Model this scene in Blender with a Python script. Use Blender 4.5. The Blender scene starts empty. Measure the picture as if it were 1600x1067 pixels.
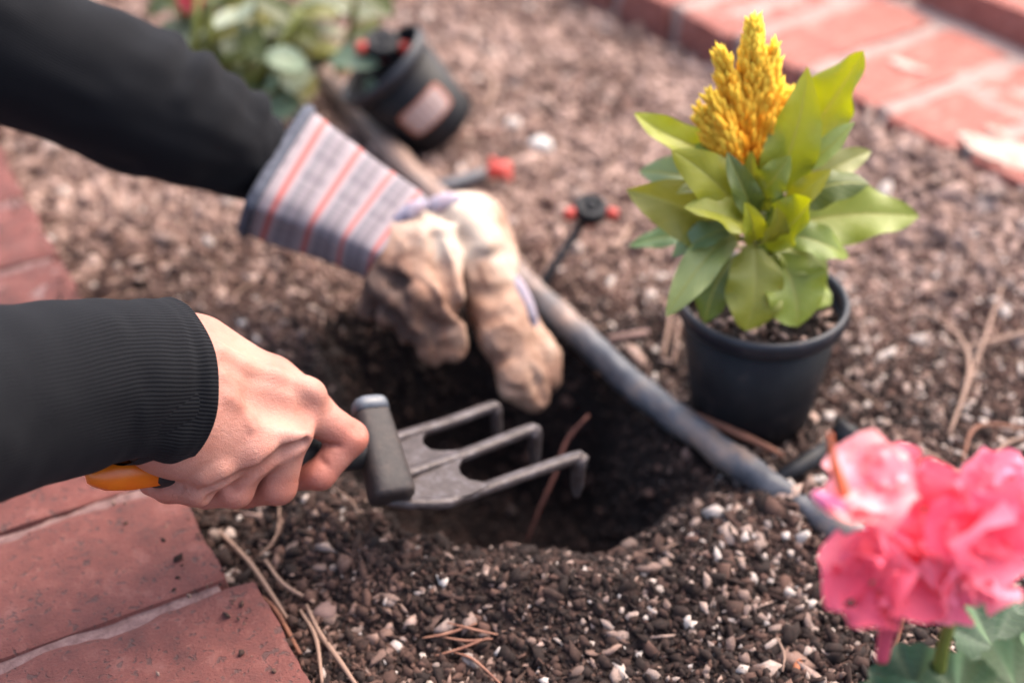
import bpy, math, random
import numpy as np
from mathutils import Vector, Matrix, Quaternion

# ------------------------------------------------------------------ camera, light, exposure
SC = bpy.context.scene
COL = SC.collection
CAM_H, PITCH, FOC = 0.65, 36.0, 50.0
cam = bpy.data.cameras.new('camera')
cam.lens, cam.sensor_width = FOC, 36.0
cam.clip_start, cam.clip_end = 0.01, 100
cam.dof.use_dof = True
cam.dof.focus_distance = 0.775
cam.dof.aperture_fstop = 2.9
cam_o = bpy.data.objects.new('camera', cam)
cam_o.location = (0, 0, CAM_H)
cam_o.rotation_euler = (math.radians(90 - PITCH), 0, 0)
COL.objects.link(cam_o)
SC.camera = cam_o

SUN_EL, SUN_AZ = 56.0, 52.0      # azimuth measured from +y towards +x
world = bpy.data.worlds.new('World')
SC.world = world
world.use_nodes = True
wn = world.node_tree
sky = wn.nodes.new('ShaderNodeTexSky')
sky.sky_type = 'NISHITA'
sky.sun_disc = False
sky.sun_elevation = math.radians(SUN_EL)
sky.sun_rotation = math.radians(SUN_AZ)
sky.dust_density = 6.0
sky.air_density = 1.0
sky.ozone_density = 0.6
bg = wn.nodes['Background']
bg.inputs['Strength'].default_value = 0.15
wn.links.new(sky.outputs[0], bg.inputs[0])
sun = bpy.data.lights.new('sun', 'SUN')
sun.energy = 0.95
sun.angle = math.radians(85)
sun.color = (1.0, 0.90, 0.82)
sun_o = bpy.data.objects.new('sun', sun)
sd = Vector((math.sin(math.radians(SUN_AZ)) * math.cos(math.radians(SUN_EL)),
             math.cos(math.radians(SUN_AZ)) * math.cos(math.radians(SUN_EL)), math.sin(math.radians(SUN_EL))))
sun_o.rotation_euler = sd.to_track_quat('Z', 'Y').to_euler()
sun_o.location = sd * 5
COL.objects.link(sun_o)
vs = SC.view_settings
vs.view_transform, vs.look, vs.gamma, vs.use_curve_mapping = 'Standard', 'None', 1.0, False
vs.exposure = 1.97
SC.cycles.use_denoising = True

R = random.Random(7)
NR = np.random.default_rng(11)

# ------------------------------------------------------------------ helpers: places
CP, SP_ = math.cos(math.radians(PITCH)), math.sin(math.radians(PITCH))
FPX = FOC / 36.0 * 1600.0


def ray(px, py):
    u, v = (px - 800) / FPX, (py - 533.5) / FPX
    return Vector((u, CP - v * SP_, -SP_ - v * CP))


def atd(px, py, d):
    return Vector((0, 0, CAM_H)) + ray(px, py) * d


def atz(px, py, z=0.0):
    r = ray(px, py)
    return Vector((0, 0, CAM_H)) + r * ((z - CAM_H) / r.z)


def aty(px, py, y):
    r = ray(px, py)
    return Vector((0, 0, CAM_H)) + r * (y / r.y)


# ------------------------------------------------------------------ helpers: noise
def _h(ix, iy, seed):
    n = (ix * 374761393 + iy * 668265263 + seed * 974634777) & 0xffffffff
    n = ((n ^ (n >> 13)) * 1274126177) & 0xffffffff
    n = n ^ (n >> 16)
    return (n & 0xffff) / 65535.0


def vnoise(x, y, s, seed=0):
    x = np.asarray(x, float) / s
    y = np.asarray(y, float) / s
    ix, iy = np.floor(x).astype(np.int64), np.floor(y).astype(np.int64)
    fx, fy = x - ix, y - iy
    fx, fy = fx * fx * (3 - 2 * fx), fy * fy * (3 - 2 * fy)
    a, b = _h(ix, iy, seed), _h(ix + 1, iy, seed)
    c, d = _h(ix, iy + 1, seed), _h(ix + 1, iy + 1, seed)
    return (a * (1 - fx) + b * fx) * (1 - fy) + (c * (1 - fx) + d * fx) * fy - 0.5


def sstep(a, b, x):
    t = np.clip((x - a) / (b - a), 0, 1)
    return t * t * (3 - 2 * t)


# ------------------------------------------------------------------ helpers: colour and materials
def S(r, g, b, k=0.57):
    f = lambda c: (c / 255 / 12.92) if c / 255 <= 0.04045 else ((c / 255 + 0.055) / 1.055) ** 2.4
    return (f(r) * k, f(g) * k, f(b) * k, 1)


class Mat:
    def __init__(self, name, rough=0.6, **kw):
        self.m = bpy.data.materials.new(name)
        self.m.use_nodes = True
        self.nt = self.m.node_tree
        self.b = self.nt.nodes['Principled BSDF']
        self.b.inputs['Roughness'].default_value = rough
        for k, v in kw.items():
            self.b.inputs[k.replace('_', ' ')].default_value = v

    def n(self, t, ins=None, **props):
        nd = self.nt.nodes.new('ShaderNode' + t)
        for k, v in props.items():
            setattr(nd, k, v)
        for k, v in (ins or {}).items():
            self.set(nd, k, v)
        return nd

    def set(self, nd, k, v):
        sock = nd.inputs[k]
        if isinstance(v, bpy.types.NodeSocket):
            self.nt.links.new(v, sock)
        else:
            sock.default_value = v

    def coord(self, out='Object'):
        return self.n('TexCoord').outputs[out]

    def noise(self, scale, detail=4, rough=0.55, vec=None, dist=0.0):
        ins = {'Scale': scale, 'Detail': detail, 'Roughness': rough, 'Distortion': dist,
               'Vector': vec if vec is not None else self.coord()}
        return self.n('TexNoise', ins).outputs['Fac']

    def ramp(self, fac, stops, interp='LINEAR'):
        r = self.n('ValToRGB', {'Fac': fac})
        r.color_ramp.interpolation = interp
        e = r.color_ramp.elements
        while len(e) < len(stops):
            e.new(0.5)
        for el, (p, c) in zip(e, stops):
            el.position = p
            el.color = c if len(c) == 4 else (*c, 1)
        return r.outputs['Color']

    def mix(self, fac, a, b, mode='MIX'):
        m = self.n('Mix', data_type='RGBA', blend_type=mode)
        for i, v in ((0, fac), (6, a), (7, b)):
            if isinstance(v, bpy.types.NodeSocket):
                self.nt.links.new(v, m.inputs[i])
            else:
                m.inputs[i].default_value = v
        return m.outputs[2]

    def math(self, op, a, b=0.0, c=0.0):
        m = self.n('Math', operation=op)
        for i, v in enumerate((a, b, c)):
            if isinstance(v, bpy.types.NodeSocket):
                self.nt.links.new(v, m.inputs[i])
            else:
                m.inputs[i].default_value = v
        return m.outputs[0]

    def color(self, c):
        self.set(self.b, 'Base Color', c)

    def bump(self, h, strength=0.4, dist=0.002):
        b = self.n('Bump', {'Height': h, 'Strength': strength, 'Distance': dist})
        self.nt.links.new(b.outputs[0], self.b.inputs['Normal'])

    def translucent(self, col, fac):
        t = self.n('BsdfTranslucent', {'Color': col})
        mx = self.n('MixShader', {'Fac': fac})
        self.nt.links.new(self.b.outputs[0], mx.inputs[1])
        self.nt.links.new(t.outputs[0], mx.inputs[2])
        self.nt.links.new(mx.outputs[0], self.nt.nodes['Material Output'].inputs['Surface'])


# ------------------------------------------------------------------ helpers: objects
def link(name, me, m=None, parent=None):
    o = bpy.data.objects.new(name, me)
    COL.objects.link(o)
    if m is not None:
        me.materials.clear()
        me.materials.append(m.m if isinstance(m, Mat) else m)
    if parent is not None:
        o.parent = parent
        o.matrix_parent_inverse = parent.matrix_basis.inverted() if parent.type == 'EMPTY' else Matrix()
    return o


def tag(o, label=None, cat=None, group=None, kind=None):
    if label: o['label'] = label
    if cat: o['category'] = cat
    if group: o['group'] = group
    if kind: o['kind'] = kind
    return o


def thing(name, label, cat, loc=(0, 0, 0), group=None):
    o = bpy.data.objects.new(name, None)
    o.empty_display_size = 0.02
    o.location = loc
    COL.objects.link(o)
    return tag(o, label, cat, group)


def mesh_np(name, V, F, smooth=False, attr=None, uv=None):
    """V (n,3), F (m,k) with constant k."""
    V = np.asarray(V, np.float32)
    F = np.asarray(F, np.int32)
    me = bpy.data.meshes.new(name)
    k = F.shape[1]
    me.vertices.add(len(V))
    me.vertices.foreach_set('co', V.ravel())
    me.loops.add(F.size)
    me.loops.foreach_set('vertex_index', F.ravel())
    me.polygons.add(len(F))
    me.polygons.foreach_set('loop_start', np.arange(0, F.size, k, dtype=np.int32))
    if smooth:
        me.polygons.foreach_set('use_smooth', np.ones(len(F), bool))
    if attr is not None:
        for nm, a in attr.items():
            at = me.attributes.new(nm, 'FLOAT', 'POINT')
            at.data.foreach_set('value', np.asarray(a, np.float32))
    if uv is not None:
        l = me.uv_layers.new(name='UVMap')
        l.data.foreach_set('uv', np.asarray(uv, np.float32)[F.ravel()].ravel())
    me.update(calc_edges=True)
    me.validate()
    return me


def grid_mesh(name, P, smooth=True, close_v=False):
    """P (nu,nv,3) sheet; uv = (u along axis 0, v along axis 1)."""
    P = np.asarray(P, float)
    if close_v:
        P = np.concatenate([P, P[:, :1]], axis=1)
    nu, nv = P.shape[:2]
    i = np.arange(nu * nv).reshape(nu, nv)
    F = np.stack([i[:-1, :-1], i[1:, :-1], i[1:, 1:], i[:-1, 1:]], -1).reshape(-1, 4)
    uu, vv = np.meshgrid(np.linspace(0, 1, nu), np.linspace(0, 1, nv), indexing='ij')
    return mesh_np(name, P.reshape(-1, 3), F, smooth, uv=np.stack([uu.ravel(), vv.ravel()], -1))


def join_geo(parts):
    """parts: list of (V,F) with the same face size."""
    vs_, fs_, o = [], [], 0
    for V, F in parts:
        vs_.append(np.asarray(V, float)); fs_.append(np.asarray(F) + o); o += len(V)
    return np.concatenate(vs_), np.concatenate(fs_)


def catmull(pts, n):
    pts = np.asarray(pts, float)
    p = np.concatenate([[2 * pts[0] - pts[1]], pts, [2 * pts[-1] - pts[-2]]])
    out = []
    m = len(pts) - 1
    for t in np.linspace(0, m - 1e-6, n):
        i = int(t); f = t - i
        a, b, c, d = p[i:i + 4]
        out.append(0.5 * (2 * b + (c - a) * f + (2 * a - 5 * b + 4 * c - d) * f * f + (3 * b - a - 3 * c + d) * f ** 3))
    return np.array(out)


def frames(P, up=(0, 0, 1)):
    T = np.gradient(P, axis=0)
    T /= np.linalg.norm(T, axis=1, keepdims=True) + 1e-12
    n = np.array(up, float)
    N, B = [], []
    for t in T:
        n = n - t * np.dot(n, t)
        if np.linalg.norm(n) < 1e-5:
            n = np.cross(t, [1, 0, 0.3])
        n = n / np.linalg.norm(n)
        N.append(n); B.append(np.cross(t, n))
    return T, np.array(N), np.array(B)


def tube_geo(pts, rad, n=10, samples=None, caps=True, smooth_path=True, flat=1.0, square=1.0):
    pts = np.array([tuple(p) for p in pts], float)
    rad = np.full(len(pts), rad, float) if np.isscalar(rad) else np.asarray(rad, float)
    if samples and smooth_path:
        q = catmull(np.concatenate([pts, rad[:, None]], 1), samples)
        pts, rad = q[:, :3], np.abs(q[:, 3])
    T, N, B = frames(pts, (0.13, 0.21, 0.97))
    a = np.linspace(0, 2 * math.pi, n, endpoint=False)
    ca, sa = np.sign(np.cos(a)) * np.abs(np.cos(a)) ** square, np.sign(np.sin(a)) * np.abs(np.sin(a)) ** square
    ring = pts[:, None] + rad[:, None, None] * (flat * ca[None, :, None] * N[:, None] + sa[None, :, None] * B[:, None])
    V = ring.reshape(-1, 3)
    i = np.arange(len(pts) * n).reshape(len(pts), n)
    j = np.roll(i, -1, 1)
    F = np.stack([i[:-1], i[1:], j[1:], j[:-1]], -1).reshape(-1, 4)
    if caps:
        c0, c1 = len(V), len(V) + 1
        V = np.concatenate([V, pts[:1], pts[-1:]])
        f0 = [[c0, i[0][k], j[0][k], j[0][k]] for k in range(n)]
        f1 = [[c1, j[-1][k], i[-1][k], i[-1][k]] for k in range(n)]
        # triangles kept as quads with a repeated corner are invalid: store cap rings instead
        V = V[:-2]
        e0 = pts[0] + (V[i[0]] - pts[0]) * 0.02
        e1 = pts[-1] + (V[i[-1]] - pts[-1]) * 0.02
        b = len(V)
        V = np.concatenate([V, e0, e1])
        k0 = np.arange(n) + b; k1 = k0 + n
        F = np.concatenate([F, np.stack([k0, i[0], j[0], np.roll(k0, -1)], -1), np.stack([i[-1], k1, np.roll(k1, -1), j[-1]], -1)])
    return V, F


def tube(name, pts, rad, m, parent=None, n=10, samples=None, smooth=True, **kw):
    V, F = tube_geo(pts, rad, n, samples, **kw)
    return link(name, mesh_np(name, V, F, smooth), m, parent)


def lathe(name, prof, n=48, M=None, m=None, parent=None, smooth=True):
    """prof: list of (r,z)."""
    prof = np.asarray(prof, float)
    a = np.linspace(0, 2 * math.pi, n + 1)
    P = np.stack([prof[:, None, 0] * np.cos(a)[None], prof[:, None, 0] * np.sin(a)[None], np.repeat(prof[:, None, 1], n + 1, 1)], -1)
    if M is not None:
        P = P @ np.array(M.to_3x3()).T + np.array(M.translation)
    P = P[:, ::-1]
    return link(name, grid_mesh(name, P, smooth), m, parent)


# surface nets: a signed distance grid to a quad mesh
def surface_net(f, lo, hi, h, relax=2):
    lo, hi = np.array(lo, float), np.array(hi, float)
    n = np.ceil((hi - lo) / h).astype(int) + 1
    ax = [lo[i] + h * np.arange(n[i]) for i in range(3)]
    X, Y, Z = np.meshgrid(*ax, indexing='ij')
    D = f(X.astype(np.float32), Y.astype(np.float32), Z.astype(np.float32))
    ins = D < 0
    C = [(0, 0, 0), (1, 0, 0), (0, 1, 0), (1, 1, 0), (0, 0, 1), (1, 0, 1), (0, 1, 1), (1, 1, 1)]
    sl = lambda A, c: A[c[0]:A.shape[0] - 1 + c[0], c[1]:A.shape[1] - 1 + c[1], c[2]:A.shape[2] - 1 + c[2]]
    cnt = sum(sl(ins, c).astype(np.int8) for c in C)
    act = (cnt > 0) & (cnt < 8)
    idx = -np.ones(act.shape, np.int64)
    cells = np.argwhere(act)
    idx[act] = np.arange(len(cells))
    vals = np.stack([D[cells[:, 0] + c[0], cells[:, 1] + c[1], cells[:, 2] + c[2]] for c in C], 1)
    acc = np.zeros((len(cells), 3)); num = np.zeros(len(cells))
    E = [(a, b) for a in range(8) for b in range(a + 1, 8) if bin(a ^ b).count('1') == 1]
    Ca = np.array(C, float)
    for a, b in E:
        va, vb = vals[:, a], vals[:, b]
        k = (va < 0) != (vb < 0)
        t = va[k] / (va[k] - vb[k])
        acc[k] += Ca[a] + t[:, None] * (Ca[b] - Ca[a])
        num[k] += 1
    V = lo + h * (cells + acc / num[:, None])
    F = []
    for d in range(3):
        e1, e2 = (d + 1) % 3, (d + 2) % 3
        s0 = [slice(1, n[i] - 1) for i in range(3)]; s1 = list(s0)
        s0[d] = slice(0, n[d] - 1); s1[d] = slice(1, n[d])
        a, b = ins[tuple(s0)], ins[tuple(s1)]
        cr = np.argwhere(a != b)
        fl = a[a != b]
        base = cr.copy()
        base[:, e1] += 1; base[:, e2] += 1
        def cell(o1, o2):
            q = base.copy(); q[:, e1] -= o1; q[:, e2] -= o2
            return idx[q[:, 0], q[:, 1], q[:, 2]]
        q = np.stack([cell(1, 1), cell(0, 1), cell(0, 0), cell(1, 0)], 1)
        q[~fl] = q[~fl][:, ::-1]
        F.append(q)
    F = np.concatenate(F)
    F = F[(F >= 0).all(1)]
    for _ in range(relax):
        s = np.zeros_like(V); c = np.zeros(len(V))
        for k in range(4):
            np.add.at(s, F[:, k], V[F[:, (k + 1) % 4]] + V[F[:, (k - 1) % 4]]); np.add.at(c, F[:, k], 2)
        V = V * 0.5 + 0.5 * s / np.maximum(c, 1)[:, None]
    return V, F


def cap(X, Y, Z, a, b, ra, rb):
    a, b = np.array(a, np.float32), np.array(b, np.float32)
    ba = b - a
    px, py, pz = X - a[0], Y - a[1], Z - a[2]
    h = np.clip((px * ba[0] + py * ba[1] + pz * ba[2]) / max(float(ba @ ba), 1e-9), 0, 1)
    return np.sqrt((px - ba[0] * h) ** 2 + (py - ba[1] * h) ** 2 + (pz - ba[2] * h) ** 2) - (ra + (rb - ra) * h)


def smin(a, b, k):
    h = np.clip(0.5 + 0.5 * (b - a) / k, 0, 1)
    return b + (a - b) * h - k * h * (1 - h)


def smax(a, b, k):
    return -smin(-a, -b, k)


def find_surface(fn, px, py, d0, d1):
    """depth of the first surface of fn met through a photograph point, stepping from d0 to d1"""
    t = np.linspace(d0, d1, 400)
    P = np.array([tuple(atd(px, py, k)) for k in t], np.float32)
    v = fn(P[:, 0], P[:, 1], P[:, 2])
    k = np.argmax(v < 0)
    return t[k] if (v < 0).any() else t[int(np.argmin(v))]


def with_details(fn, details, d0, d1):
    segs = []
    for pts, r, amt, k, sign in details:
        prev = None
        for q in pts:
            sd_ = find_surface(fn, q[0], q[1], d0, d1)
            p = np.array(atd(q[0], q[1], sd_ + (r - amt if sign > 0 else -r + amt)))
            if prev is not None or len(pts) == 1:
                segs.append((prev if prev is not None else p, p, r, k, sign))
            prev = p

    def f(X, Y, Z):
        d = fn(X, Y, Z)
        for a, b, r, k, sign in segs:
            q = cap(X, Y, Z, a, b, r, r)
            d = smin(d, q, k) if sign > 0 else smax(d, -q, k)
        return d
    return f


# ------------------------------------------------------------------ materials
def soil_mat(name, dark, mid, light, rough=0.9, use_tint=False):
    m = Mat(name, rough)
    m.set(m.b, 'Specular IOR Level', 0.25)
    if use_tint:
        t = m.n('Attribute', attribute_name='tint').outputs['Fac']
        nz = m.noise(260, 2)
        f = m.math('ADD', t, m.math('MULTIPLY', m.math('SUBTRACT', nz, 0.5), 0.35))
        m.color(m.ramp(f, [(0.0, dark), (0.5, mid), (1.0, light)]))
    else:
        dry = m.n('Attribute', attribute_name='dry').outputs['Fac']  # soil tone: drier at the back, lowered around and inside the hole
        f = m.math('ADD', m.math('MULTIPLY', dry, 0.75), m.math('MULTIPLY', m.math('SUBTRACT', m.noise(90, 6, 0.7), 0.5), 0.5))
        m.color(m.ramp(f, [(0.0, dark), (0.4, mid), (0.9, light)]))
        m.bump(m.noise(420, 6, 0.75), 0.8, 0.004)
    return m


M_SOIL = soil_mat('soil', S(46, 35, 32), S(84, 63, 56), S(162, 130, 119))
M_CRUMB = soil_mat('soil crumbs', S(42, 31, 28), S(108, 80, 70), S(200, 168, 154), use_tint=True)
M_PERL = soil_mat('perlite', S(142, 116, 106), S(196, 172, 160), S(236, 223, 214), use_tint=True)
M_CHIP = soil_mat('bark chips', S(82, 62, 54), S(148, 118, 106), S(196, 168, 155), use_tint=True)


M_PERL.bump(M_PERL.noise(420, 5, 0.7), 0.7, 0.003)
M_CHIP.bump(M_CHIP.noise(300, 5, 0.7), 0.6, 0.002)


def brick_mat(name, base, dark, pale, stain, pale_amt=0.62):
    m = Mat(name, 0.85)
    rnd = m.n('ObjectInfo').outputs['Random']
    off = m.n('VectorMath', {0: m.coord(), 1: m.n('CombineXYZ', {'X': m.math('MULTIPLY', rnd, 37.0), 'Y': m.math('MULTIPLY', rnd, 11.0)}).outputs[0]}, operation='ADD').outputs[0]
    c = m.ramp(m.noise(45, 6, 0.65, off), [(0.25, dark), (0.55, base), (0.8, pale)])
    hue = m.n('HueSaturation', {'Hue': 0.5, 'Saturation': 1.0, 'Value': m.math('ADD', 0.85, m.math('MULTIPLY', rnd, 0.3)), 'Color': c}).outputs[0]
    sp = m.ramp(m.noise(330, 3, 0.6, off), [(0.62, (0, 0, 0, 1)), (0.68, (1, 1, 1, 1))])
    c = m.mix(m.math('MULTIPLY', sp, 0.75), hue, stain)
    sp2 = m.ramp(m.noise(150, 4, 0.6, off, 0.6), [(pale_amt, (0, 0, 0, 1)), (pale_amt + 0.12, (1, 1, 1, 1))])
    c = m.mix(m.math('MULTIPLY', sp2, 0.45), c, pale)
    pit = m.ramp(m.noise(190, 2, 0.5, off, 0.4), [(0.61, (0, 0, 0, 1)), (0.66, (1, 1, 1, 1))])
    c = m.mix(m.math('MULTIPLY', pit, 0.65), c, stain)
    m.color(c)
    h = m.math('SUBTRACT', m.noise(500, 5, 0.7, off), m.math('MULTIPLY', pit, 0.6))
    m.bump(h, 0.8, 0.002)
    return m


M_BRICK = brick_mat('weathered red brick', S(134, 72, 64), S(102, 54, 49), S(164, 110, 102), S(78, 60, 58))
M_BRICK2 = brick_mat('orange red brick', S(184, 108, 93), S(156, 86, 75), S(204, 152, 140), S(140, 92, 84), 0.56)
M_MORTAR = Mat('pale mortar', 0.95)
M_MORTAR.color(M_MORTAR.ramp(M_MORTAR.noise(120, 6, 0.7), [(0.3, S(112, 80, 78)), (0.7, S(170, 136, 132))]))
M_MORTAR.bump(M_MORTAR.noise(500, 5, 0.7), 0.7, 0.002)
M_MORTAR2 = Mat('sandy mortar', 0.95)
M_MORTAR2.color(M_MORTAR2.ramp(M_MORTAR2.noise(60, 6, 0.7), [(0.3, S(154, 126, 117)), (0.7, S(198, 172, 162))]))
M_MORTAR2.bump(M_MORTAR2.noise(400, 5, 0.7), 0.7, 0.002)

M_SKIN = Mat('skin', 0.55, **{'Specular_IOR_Level': 0.33})
_n1 = M_SKIN.noise(38, 4, 0.6)
_n2 = M_SKIN.noise(420, 3, 0.6)
_c = M_SKIN.ramp(_n1, [(0.3, S(186, 122, 106)), (0.5, S(200, 139, 122)), (0.72, S(209, 152, 136))])
_red = M_SKIN.n('Attribute', attribute_name='red').outputs['Fac']
_c = M_SKIN.mix(M_SKIN.math('MULTIPLY', _red, 0.6), _c, S(192, 88, 66))
_pal = M_SKIN.n('Attribute', attribute_name='pale').outputs['Fac']
_c = M_SKIN.mix(M_SKIN.math('MULTIPLY', _pal, 0.35), _c, S(224, 172, 148))
M_SKIN.color(_c)
M_SKIN.set(M_SKIN.b, 'Subsurface Weight', 0.22)
M_SKIN.set(M_SKIN.b, 'Subsurface Radius', (0.9, 0.32, 0.18))
M_SKIN.set(M_SKIN.b, 'Subsurface Scale', 0.006)
_v = M_SKIN.n('TexVoronoi', {'Scale': 900.0, 'Vector': M_SKIN.coord()}, feature='DISTANCE_TO_EDGE').outputs['Distance']
_h1 = M_SKIN.math('ADD', M_SKIN.math('MULTIPLY', _v, 0.5), M_SKIN.math('MULTIPLY', M_SKIN.noise(260, 5, 0.65, None, 1.2), 1.1))
M_SKIN.bump(_h1, 0.5, 0.0012)


def knit_mat(name, ribs, strength):
    m = Mat(name, 0.9)
    m.set(m.b, 'Sheen Weight', 0.03)
    m.set(m.b, 'Sheen Roughness', 0.5)
    m.set(m.b, 'Sheen Tint', (0.7, 0.72, 0.8, 1))
    m.set(m.b, 'Specular IOR Level', 0.15)
    uv = m.coord('UV')
    sx = m.n('SeparateXYZ', {0: uv})
    wob = m.math('MULTIPLY', m.noise(22, 3), 0.012)
    w = m.math('SINE', m.math('MULTIPLY', m.math('ADD', sx.outputs[1], wob), ribs * 2 * math.pi))
    w = m.math('ADD', m.math('MULTIPLY', w, 0.5), 0.5)
    fine = m.noise(900, 2)
    m.color(m.mix(w, S(12, 13, 17), S(19, 21, 27)))
    m.bump(m.math('ADD', w, m.math('MULTIPLY', fine, 0.6)), strength, 0.0011)
    return m


M_KNIT = knit_mat('ribbed black knit', 130, 0.42)
M_KNIT2 = knit_mat('plain black knit', 170, 0.25)

M_ORANGE = Mat('orange plastic', 0.38)
M_ORANGE.color(M_ORANGE.ramp(M_ORANGE.noise(90, 4), [(0.3, S(244, 112, 4)), (0.7, S(250, 128, 12))]))
M_RUBBER = Mat('black rubber', 0.65, **{'Specular_IOR_Level': 0.3})
M_RUBBER.color(M_RUBBER.ramp(M_RUBBER.noise(120, 5), [(0.35, S(32, 32, 35)), (0.75, S(60, 54, 54))]))
M_RUBBER.bump(M_RUBBER.noise(500, 3), 0.2, 0.001)
M_SOCKET = Mat('dusty grey socket', 0.6, **{'Specular_IOR_Level': 0.3})
M_SOCKET.bump(M_SOCKET.noise(300, 4), 0.3, 0.001)
M_SOCKET.color(M_SOCKET.ramp(M_SOCKET.noise(110, 6, 0.75), [(0.3, S(38, 35, 37)), (0.52, S(58, 50, 49)), (0.8, S(84, 70, 64))]))
M_CAPGREY = Mat('slate grey cap', 0.4)
M_CAPGREY.color(M_CAPGREY.ramp(M_CAPGREY.noise(90, 4), [(0.3, S(84, 90, 100)), (0.8, S(112, 116, 124))]))
M_STEEL = Mat('soiled steel', 0.5, Metallic=0.35)
M_STEEL.color(M_STEEL.ramp(M_STEEL.noise(110, 6, 0.7), [(0.3, S(54, 44, 43)), (0.48, S(80, 68, 66)), (0.6, S(98, 90, 92)), (0.75, S(124, 102, 93))]))
M_STEEL.bump(M_STEEL.noise(500, 4), 0.3, 0.001)

M_POT = Mat('black nursery pot plastic', 0.5, **{'Specular_IOR_Level': 0.2})
M_POT.color(M_POT.ramp(M_POT.noise(40, 5, 0.65), [(0.35, S(18, 18, 22)), (0.56, S(28, 27, 31)), (0.78, S(70, 58, 53))]))
M_POT.bump(M_POT.noise(300, 3), 0.12, 0.001)
M_RIM = Mat('dusty pot rim', 0.45, **{'Specular_IOR_Level': 0.4})
M_RIM.color(M_RIM.ramp(M_RIM.noise(70, 5, 0.65), [(0.35, S(26, 29, 38)), (0.6, S(42, 43, 51)), (0.8, S(104, 84, 78))]))
M_BLACK = Mat('black emitter plastic', 0.5, **{'Specular_IOR_Level': 0.2})
M_BLACK.color(M_BLACK.ramp(M_BLACK.noise(160, 3), [(0.3, S(24, 25, 29)), (0.8, S(52, 52, 56))]))
M_RED = Mat('red plastic', 0.45)
M_RED.color(M_RED.ramp(M_RED.noise(160, 3), [(0.3, S(196, 48, 34)), (0.8, S(220, 74, 54))]))
M_TUBE = Mat('muddy drip tube', 0.5)
_tn = M_TUBE.math('ADD', M_TUBE.noise(30, 6, 0.6), M_TUBE.n('Attribute', attribute_name='dirt').outputs['Fac'])
M_TUBE.color(M_TUBE.ramp(_tn, [(0.36, S(70, 73, 82)), (0.48, S(98, 98, 104)), (0.57, S(128, 114, 108)), (0.74, S(166, 138, 124))]))
M_TUBE.bump(_tn, 0.4, 0.002)
M_STICK = Mat('sticker border', 0.5)
M_STICK.color(S(188, 112, 84))
M_STICKP = Mat('sticker print', 0.5)
_su = M_STICKP.coord('UV')
_sx = M_STICKP.n('SeparateXYZ', {0: _su})
_ln = M_STICKP.math('GREATER_THAN', M_STICKP.math('SINE', M_STICKP.math('MULTIPLY', _sx.outputs[0], 40)), 0.35)
_ln = M_STICKP.math('MULTIPLY', _ln, M_STICKP.math('GREATER_THAN', M_STICKP.noise(260, 3), 0.45))
M_STICKP.color(M_STICKP.mix(M_STICKP.math('MULTIPLY', _ln, 0.6), S(208, 180, 172), S(150, 120, 116)))

M_TWIG = Mat('dry straw', 0.85)
M_TWIG.color(M_TWIG.mix(M_TWIG.n('ObjectInfo').outputs['Random'], S(132, 102, 88), S(182, 148, 128)))
M_ROOT = Mat('reddish root', 0.8)
M_ROOT.color(M_ROOT.ramp(M_ROOT.noise(120, 4), [(0.3, S(96, 54, 44)), (0.7, S(138, 80, 64))]))
M_NEEDLE = Mat('rusty pine needle', 0.7)
M_NEEDLE.color(M_NEEDLE.ramp(M_NEEDLE.noise(120, 3), [(0.3, S(132, 80, 60)), (0.7, S(176, 122, 96))]))
M_BARK = Mat('brown stick bark', 0.8)
M_BARK.color(M_BARK.ramp(M_BARK.noise(90, 5), [(0.3, S(110, 66, 50)), (0.7, S(160, 104, 78))]))


def leaf_mat(name, vein_col, trans=0.3, rough=0.45, veins=9):
    m = Mat(name, rough)
    uv = m.n('SeparateXYZ', {0: m.coord('UV')})
    base = m.n('ObjectInfo').outputs['Color']
    nz = m.noise(60, 4, 0.6)
    c = m.mix(m.math('MULTIPLY', nz, 0.55), base, m.n('HueSaturation', {'Hue': 0.505, 'Saturation': 1.05, 'Value': 0.66, 'Color': base}).outputs[0])
    av = m.math('ABSOLUTE', m.math('SUBTRACT', uv.outputs[1], 0.5))
    mid = m.ramp(av, [(0.012, (1, 1, 1, 1)), (0.05, (0, 0, 0, 1))])
    sv = m.math('SUBTRACT', uv.outputs[0], m.math('MULTIPLY', av, 0.55))
    w = m.math('SINE', m.math('MULTIPLY', sv, veins * 2 * math.pi))
    w = m.ramp(w, [(0.86, (0, 0, 0, 1)), (1.0, (1, 1, 1, 1))])
    ve = m.math('MAXIMUM', m.math('MULTIPLY', mid, 0.65), m.math('MULTIPLY', w, 0.22))
    c = m.mix(ve, c, vein_col)
    m.color(c)
    m.bump(m.math('ADD', m.math('MULTIPLY', ve, -0.6), m.math('MULTIPLY', m.noise(180, 3), 0.5)), 0.5, 0.0015)
    m.translucent(m.n('HueSaturation', {'Hue': 0.49, 'Saturation': 1.1, 'Value': 1.5, 'Color': c}).outputs[0], trans)
    return m


M_LEAF = leaf_mat('celosia leaf', S(176, 176, 84))
M_WEED = leaf_mat('bedding leaf', S(150, 156, 100))
M_GER = leaf_mat('geranium leaf', S(120, 156, 108), 0.2, 0.6, 6)
M_STEM = Mat('green stem', 0.55)
M_STEM.color(M_STEM.ramp(M_STEM.noise(80, 3), [(0.3, S(112, 122, 44)), (0.7, S(146, 150, 64))]))

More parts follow.
